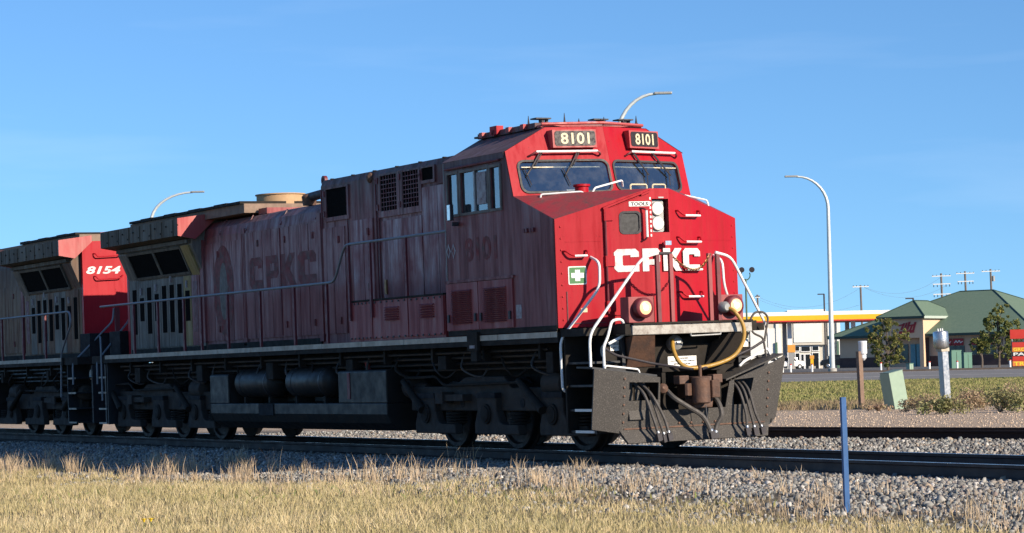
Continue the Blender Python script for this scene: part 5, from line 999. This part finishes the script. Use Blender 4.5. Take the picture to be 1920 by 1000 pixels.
# ------------------------------------------------------------------ restaurant with green hip roofs
plain('shingle', (.105, .165, .115), .85, 0, .25, 3.5, .5, .3, (.15, .205, .145)); plain('peach', (.66, .45, .30), .85, 0, .08, .8); plain('brick_base', (.12, .065, .055), .9, 0, .3, 2); plain('trim_dark', (.03, .06, .045), .6, 0, .2, 2); plain('trim_light', (.40, .46, .40), .6, 0, .1, 2); plain('sign_red', (.36, .012, .02), .5, 0, .15, 2); plain('door_blue', (.10, .26, .32), .25, .1, .3, 1)
AL = R(40); bz = 1.35
C0 = at(1722, 269); rest = empty('restaurant', (C0.x, C0.y, bz), (0, 0, RZ))
dA = np.array([-math.cos(AL), math.sin(AL)]); dB = np.array([math.sin(AL), math.cos(AL)])
def ab(a, b2, z): q = dA*a+dB*b2; return (q[0], q[1], z)
def hip(a0, a1, b0, b1, ze, zr, ov, part, mat):
    """hip roof over the rectangle; ridge along the longer side"""
    a0 -= ov; a1 += ov; b0 -= ov; b1 += ov; w_ = min(a1-a0, b1-b0)/2
    if a1-a0 >= b1-b0: r0, r1 = (a0+w_, (b0+b1)/2), (a1-w_, (b0+b1)/2)
    else: r0, r1 = ((a0+a1)/2, b0+w_), ((a0+a1)/2, b1-w_)
    V = [ab(a0, b0, ze), ab(a1, b0, ze), ab(a1, b1, ze), ab(a0, b1, ze), ab(*r0, zr), ab(*r1, zr)]
    F = [(0,1,5,4),(2,3,4,5),(1,2,5),(3,0,4)] if a1-a0 >= b1-b0 else [(0,1,4),(1,2,5,4),(2,3,5),(3,0,4,5)]
    r = MB().add(V, F+[(0,3,2,1)]).build('roof', mat, part)
    for i, j in ((0,1),(1,2),(2,3),(3,0)):
        A, B = Vector(V[i]), Vector(V[j]); MB().add([A, B, B-Vector((0,0,.28)), A-Vector((0,0,.28))], [(0,1,2,3)]).build('fascia', 'trim_dark' if (i, j) == (0, 1) else 'trim_light', r)
    for i, j in (((0,4),(1,5),(2,5),(3,4),(4,5)) if a1-a0 >= b1-b0 else ((0,4),(1,4),(2,5),(3,5),(4,5))): MB().tube([V[i], V[j]], .09, 6).build('ridge_cap', 'trim_dark', r)
    return r
def abox(a0, a1, b0, b1, z0, z1): 
    m_ = MB(); V = [ab(a0,b0,z0),ab(a1,b0,z0),ab(a1,b1,z0),ab(a0,b1,z0),ab(a0,b0,z1),ab(a1,b0,z1),ab(a1,b1,z1),ab(a0,b1,z1)]; return m_.add(V, [(0,3,2,1),(4,5,6,7),(0,1,5,4),(1,2,6,5),(2,3,7,6),(3,0,4,7)])
abox(-12.6, 11.7, 2.0, 22, -.2, 3.6).build('wall', 'peach', rest); abox(0, 5.3, .7, 7.5, 3.2, 5.6).build('entrance_block', 'peach', rest); abox(0, .5, .7, 1.1, -.2, 3.2).build('entrance_pillar', 'peach', rest); abox(4.8, 5.3, .7, 1.1, -.2, 3.2).build('entrance_pillar', 'peach', rest)
abox(.06, .44, 1.1, 2.0, -.2, 3.2).build('entrance_side', 'brick_base', rest)  # dark brick colour stands in for the shadow below the lit wall
abox(-12.65, -.02, 1.93, 1.99, -.2, 1.15).build('brick_base', 'brick_base', rest); abox(5.4, 11.75, 1.93, 1.99, -.2, 1.15).build('brick_base', 'brick_base', rest)
hip(-13.6+1, 12.7-1, 2.0, 22.0, 3.6, 8.5, 1.0, rest, 'shingle'); hip(0, 5.3, .7, 9.0, 5.6, 7.4, .45, rest, 'shingle')
d_o = abox(1.0, 2.4, 1.9, 1.98, -.1, 2.5).build('door', 'door_blue', rest); abox(1.66, 1.74, 1.86, 1.895, -.1, 2.5).build('door_stile', 'trim_dark', d_o); abox(2.7, 4.4, 1.9, 1.98, .5, 2.5).build('window', 'dark_glass', rest)
for a0, a1 in ((-4.4, -1.5), (-8.2, -5.3), (-12.0, -9.6)):
    w_o = abox(a1, a0, 1.9, 1.98, 1.2, 2.2).build('window', 'dark_glass', rest)
    for k_ in (0, 1):
        x0 = a1+(a0-a1)*(.02+.5*k_); x1 = a1+(a0-a1)*(.47+.5*k_); sg = abox(x0, x1, 1.8, 1.88, 2.25, 3.0).build('red_sign', 'sign_red', rest)
        st = MB()
        for (u0, v0, u1, v1) in ((.12,.35,.3,.7), (.3,.7,.42,.35), (.42,.35,.6,.75), (.6,.75,.72,.3), (.72,.3,.9,.6)):
            st.add([ab(x0+(x1-x0)*u0, 1.79, 2.25+.75*v0), ab(x0+(x1-x0)*(u0+.09), 1.79, 2.25+.75*v0), ab(x0+(x1-x0)*(u1+.09), 1.789, 2.25+.75*v1), ab(x0+(x1-x0)*u1, 1.789, 2.25+.75*v1)], [(0,1,2,3)])
        st.build('sign_lettering', 'white_sign', sg)
sg = MB()   # slanting red script over the entrance
for k_, (u0, u1, v0, v1, t_) in enumerate(((.5,.9,.2,.95,.26), (.9,1.25,.15,1.0,.26), (1.25,1.6,.2,1.1,.28), (1.62,1.98,.1,.8,.24), (1.95,2.35,-.1,1.05,.28), (.35,2.3,-.22,.05,.0), (.3,1.0,.62,.75,.0), (1.5,2.4,.55,.7,.0))):
    if t_: sg.add([ab(3.4-u0, 0.64, 3.9+v0), ab(3.4-u0-t_, 0.64, 3.9+v0), ab(3.4-u1-t_, 0.64, 3.9+v1), ab(3.4-u1, 0.64, 3.9+v1)], [(0,1,2,3)])
    else: sg.add([ab(3.4-u0, 0.636-.003*k_, 3.9+v0), ab(3.4-u1, 0.636-.003*k_, 3.9+v0+.1), ab(3.4-u1, 0.636-.003*k_, 3.9+v1+.15), ab(3.4-u0, 0.636-.003*k_, 3.9+v1)], [(0,1,2,3)])
sg.build('script_sign', 'sign_red', rest)
tag(rest, 'peach restaurant with dark green hip roofs and red script over the entrance', 'building')
# poster board at the right edge
pb = empty('poster_board', at(1922, 186), (0, 0, RZ+R(-8))); plain('poster_orange', (.75, .22, .04), .6, 0, .15, 3); plain('poster_yellow', (.80, .62, .04), .6, 0, .1, 3)
MB().box(-1.2, 1.4, 0, .12, .1, 2.05).build('board', 'ink', pb)
for z0, z1, mt in ((1.62, 1.98, 'canopy_red'), (1.26, 1.60, 'poster_orange'), (.92, 1.24, 'ink'), (.56, .90, 'canopy_red'), (.16, .54, 'poster_orange')): MB().box(-1.12, 1.32, -.02, -.003, z0, z1).build('poster_strip', mt, pb)
t = MB(); tm = (('GROCERIES', 1.30, .26, 'poster_yellow'), ('PARTY', .96, .24, 'white_sign'), ('TRAINS', .20, .30, 'poster_yellow'))
for tx, z0, hh, mt in tm:
    t = MB(); text_on(t, tx, lambda u, v: (-1.05+2.2*u, -.028, z0+hh*v), .03); t.build('poster_lettering', mt, pb)
MB().box(-1.25, 1.5, .0, .15, 2.25, 2.95).build('red_banner', 'canopy_red', pb)
for x in (-1.1, 1.2): MB().box(x-.05, x+.05, .03, .09, -.2, 2.3).build('board_leg', 'frame_grey', pb)
tag(pb, 'bright yellow and red poster board under a red banner at the right edge', 'sign')
# green boxes
plain('box_green', (.09, .19, .14), .55, 0, .1, 2)
for u, d, w_, h_, lab in ((1780, 203, .95, 1.55, 'larger green transformer box behind the metal post'), (1803, 206, .8, 1.35, 'lower darker green transformer box right of the larger one'), (1701, 178, .32, .5, 'small pale green box on the kerb by the left tree')):
    t = empty('transformer_box', at(u, d), (0, 0, RZ+R(35))); MB().box(-w_*.6, w_*.6, -w_*.6, w_*.6, -.1, h_).build('cabinet', 'box_green' if w_ > .5 else 'pedestal_green', t, .03); MB().box(-w_*.62, w_*.62, -w_*.62, w_*.62, h_+.002, h_+.06).build('lid', 'box_green', t); MB().box(-w_*.02, w_*.02, -w_*.62, -w_*.605, 0, h_-.1).build('door_gap', 'trim_dark', t)
    tag(t, lab, 'utility box', 'green utility boxes by the restaurant')
# trees
island('leaf_a', [(0, (.08, .11, .035)), (.4, (.15, .18, .05)), (.75, (.25, .25, .07)), (.94, (.32, .24, .08)), (1, (.20, .10, .05))], .7, .5, (.19, .18, .06), .4, .35); island('leaf_b', [(0, (.07, .10, .035)), (.5, (.16, .19, .055)), (.85, (.30, .29, .07)), (1, (.38, .32, .09))], .7, .5, (.10, .115, .05), .5, .35); plain('bark', (.13, .10, .08), .9, 0, .3, 6)
def tree(u, d, H, blobs, mat, label, n=7000, size=.19):
    t = empty('tree', at(u, d), (0, 0, RZ)); st = MB().tube(smooth_path([(0, 0, -.2), (.05, 0, H*.2), (-.03, .05, H*.5), (.02, 0, H*.85)]), [.12-.0045*k for k in range(19)], 8)
    tot = sum(b2[3]*b2[4] for b2 in blobs); V = []
    for (x, y, z, rx, rz) in blobs:
        st.tube(smooth_path([(0, 0, z*.45), (x*.5, y*.5, z*.75), (x, y, z+rz*.5)], 3), [.05, .045, .04, .035, .03, .02, .01], 5)
        m_ = max(10, int(n*rx*rz/tot)); k_ = max(4, m_//45)
        for i in range(k_):     # small clumps with gaps between
            q = RNG.normal(size=3); q /= np.linalg.norm(q); q *= RNG.uniform(.25, 1.0)**.6; c = (x+q[0]*rx, y+q[1]*rx, z+q[2]*rz); cr = RNG.uniform(.12, .30)
            V.append(leafcloud('', c, (cr, cr, cr*.9), m_//k_, size, mat))
    V = np.concatenate(V); V = V[V[:, :, 2].min(1) > .05].reshape(-1, 3); o = big_mesh('crown', V, np.arange(len(V)).reshape(-1, 4), mat); o.parent = t
    st.build('trunk', 'bark', t); tag(t, label, 'tree', 'young trees in front of the restaurant')
tree(1660, 214, 4.7, [(0,0,2.8,1.6,1.3),(-1.0,.2,3.2,1.0,.9),(1.0,0,3.1,1.0,.9),(-.4,0,4.1,.9,.6),(.5,.2,3.9,.8,.6),(.1,0,1.5,1.5,1.0),(-.5,0,.9,1.1,.7),(.8,.1,1.5,1.0,.9),(-1.8,0,3.7,.4,.4),(1.8,0,2.9,.4,.35),(-1.2,0,2.0,.8,.8)], 'leaf_a', 'bushy olive young tree in front of the left end of the restaurant')
tree(1868, 210, 5.6, [(.2,0,3.2,1.5,1.4),(.5,.1,2.2,1.3,1.1),(.1,0,4.5,1.0,.9),(1.0,0,3.7,1.0,.9),(.4,0,5.2,.6,.45),(.5,0,1.2,1.0,.8),(1.3,.1,2.5,.7,.8),(-.6,0,4.1,.7,.7),(-1.1,0,3.4,.6,.6)], 'leaf_b', 'tall green and yellow tree in front of the restaurant near the right edge')
tree(1836, 222, 3.4, [(0,0,2.2,.9,.8),(.4,0,2.6,.7,.6),(-.5,0,2.1,.6,.6),(.1,0,1.7,.7,.5)], 'leaf_b', 'small dark round tree left of the tall yellow green tree', 2600)
# ------------------------------------------------------------------ poles and wires
plain('pole_wood', (.17, .14, .12), .9, 0, .2, 4); plain('arm_white', (.62, .62, .60), .7, 0, .1, 3); plain('wire', (.10, .11, .13), .6, 0, .1, 2)
def upole(u, d, vtop, arms, label, rad=.17, extra=False):
    p = at(u, d); H = CAM[2]+(697.1-(u-1500)*.0209-vtop)/FPX*d-p.z; t = empty('utility_pole', p, (0, R(-.8), RZ)); MB().tube([(0, 0, -.3), (0, 0, H)], [rad*1.2, rad], 8).build('pole', 'pole_wood', t)
    for v, w_ in arms:
        z = H-(v-vtop)/FPX*d; a = MB().box(-w_/2, w_/2, -.25, -.1, z-.09, z+.09).build('cross_arm', 'arm_white', t)
        for x in (-w_*.45, -w_*.25, w_*.25, w_*.45): MB().lathe((x, -.17, z-.55 if len(arms) > 1 and v > arms[0][0] else z+.09), (0, 0, 1), [(0,.05),(.1,.09),(.45 if len(arms) > 1 and v > arms[0][0] else .18,.05)], 6).build('insulator', 'ink', a)
    if extra: MB().lathe((.5, 0, H-2.4), (0, 0, 1), [(0,.3),(1.0,.3),(1.1,.1)], 12).build('transformer', 'frame_grey', t)
    tag(t, label, 'utility pole', 'utility poles behind the buildings'); return p, H
P1, H1 = upole(1615, 420, 535, [(538, 2.8)], 'single utility pole with one pale cross arm behind the fuel canopy')
P2_, H2 = upole(1767, 470, 513, [(518, 3.6), (533, 3.4), (552, 3.4)], 'utility pole with three pale cross arms above the porch roof', .2)
P3, H3 = upole(1812, 480, 509, [(513, 3.6), (528, 3.2)], 'utility pole with two pale cross arms, middle of the three above the green roof', .2)
P4, H4 = upole(1860, 480, 505, [(509, 3.6)], 'utility pole with a transformer, rightmost above the green roof', .2, True)
P5, H5 = upole(1421, 420, 553, [(558, .8)], 'small dark utility pole just right of the locomotive light', .16)
def wire(a, b2, sag, label, r=.018):
    pts = [Vector(a).lerp(Vector(b2), t)-Vector((0, 0, sag*4*t*(1-t))) for t in np.linspace(0, 1, 14)]; o = MB().tube(pts, r, 4).build('overhead_wire', 'wire'); tag(o, label, 'wire', 'overhead wires'); return o
wire(P1+Vector((0,0,H1-.2)), P2_+Vector((0,0,H2-.5)), 2.2, 'upper overhead wire from the single pole to the three armed pole'); wire(P1+Vector((.8,0,H1-.5)), P2_+Vector((1,0,H2-2.4)), 2.0, 'lower overhead wire from the single pole to the three armed pole')
wire(P5+Vector((0,0,H5-.4)), P1+Vector((0,0,H1-.3)), 2.6, 'sagging overhead wire crossing behind the tall lamp pole'); wire(P5+Vector((.5,0,H5-1.0)), P1+Vector((-.8,0,H1-3.4)), 1.6, 'lower sagging wire behind the tall lamp pole')
# small area lights
def area_light(u, d, vtop, arm, label, twin=False):
    p = at(u, d); H = CAM[2]+(697.1-(u-1500)*.0209-vtop)/FPX*d-p.z; t = empty('area_light', p, (0, 0, RZ)); MB().tube([(0, 0, -.2), (0, 0, H-(1.2 if twin else 0))], .12, 8).build('pole', 'green_metal' if twin else 'ink', t)
    if twin:
        MB().tube([(.55*math.cos(a), 0, H-.75+.6*math.sin(a)) for a in np.linspace(R(150), R(390), 12)], .07, 6).build('ring_arm', 'green_metal', t)
        for x in (-.5, .75): MB().lathe((x, -.3, H-.1), (0, 1, .2), [(0,.35),(.35,.28),(.55,.12)], 12).build('flood_lamp', 'ink', t)
    else: MB().obox((arm*.5, 0, H), (abs(arm)*.55, 0, 0), (0, .15, 0), (0, 0, .08)).build('lamp_head', 'ink', t)
    tag(t, label, 'area light')
area_light(1398, 300, 505, 0, 'green pole with two dark floodlights right of the nose', True); area_light(1544, 360, 552, -.9, 'slim black area light above the canopy beside the lamp pole'); area_light(1711, 330, 560, -1.0, 'slim black area light just left of the porch roof')
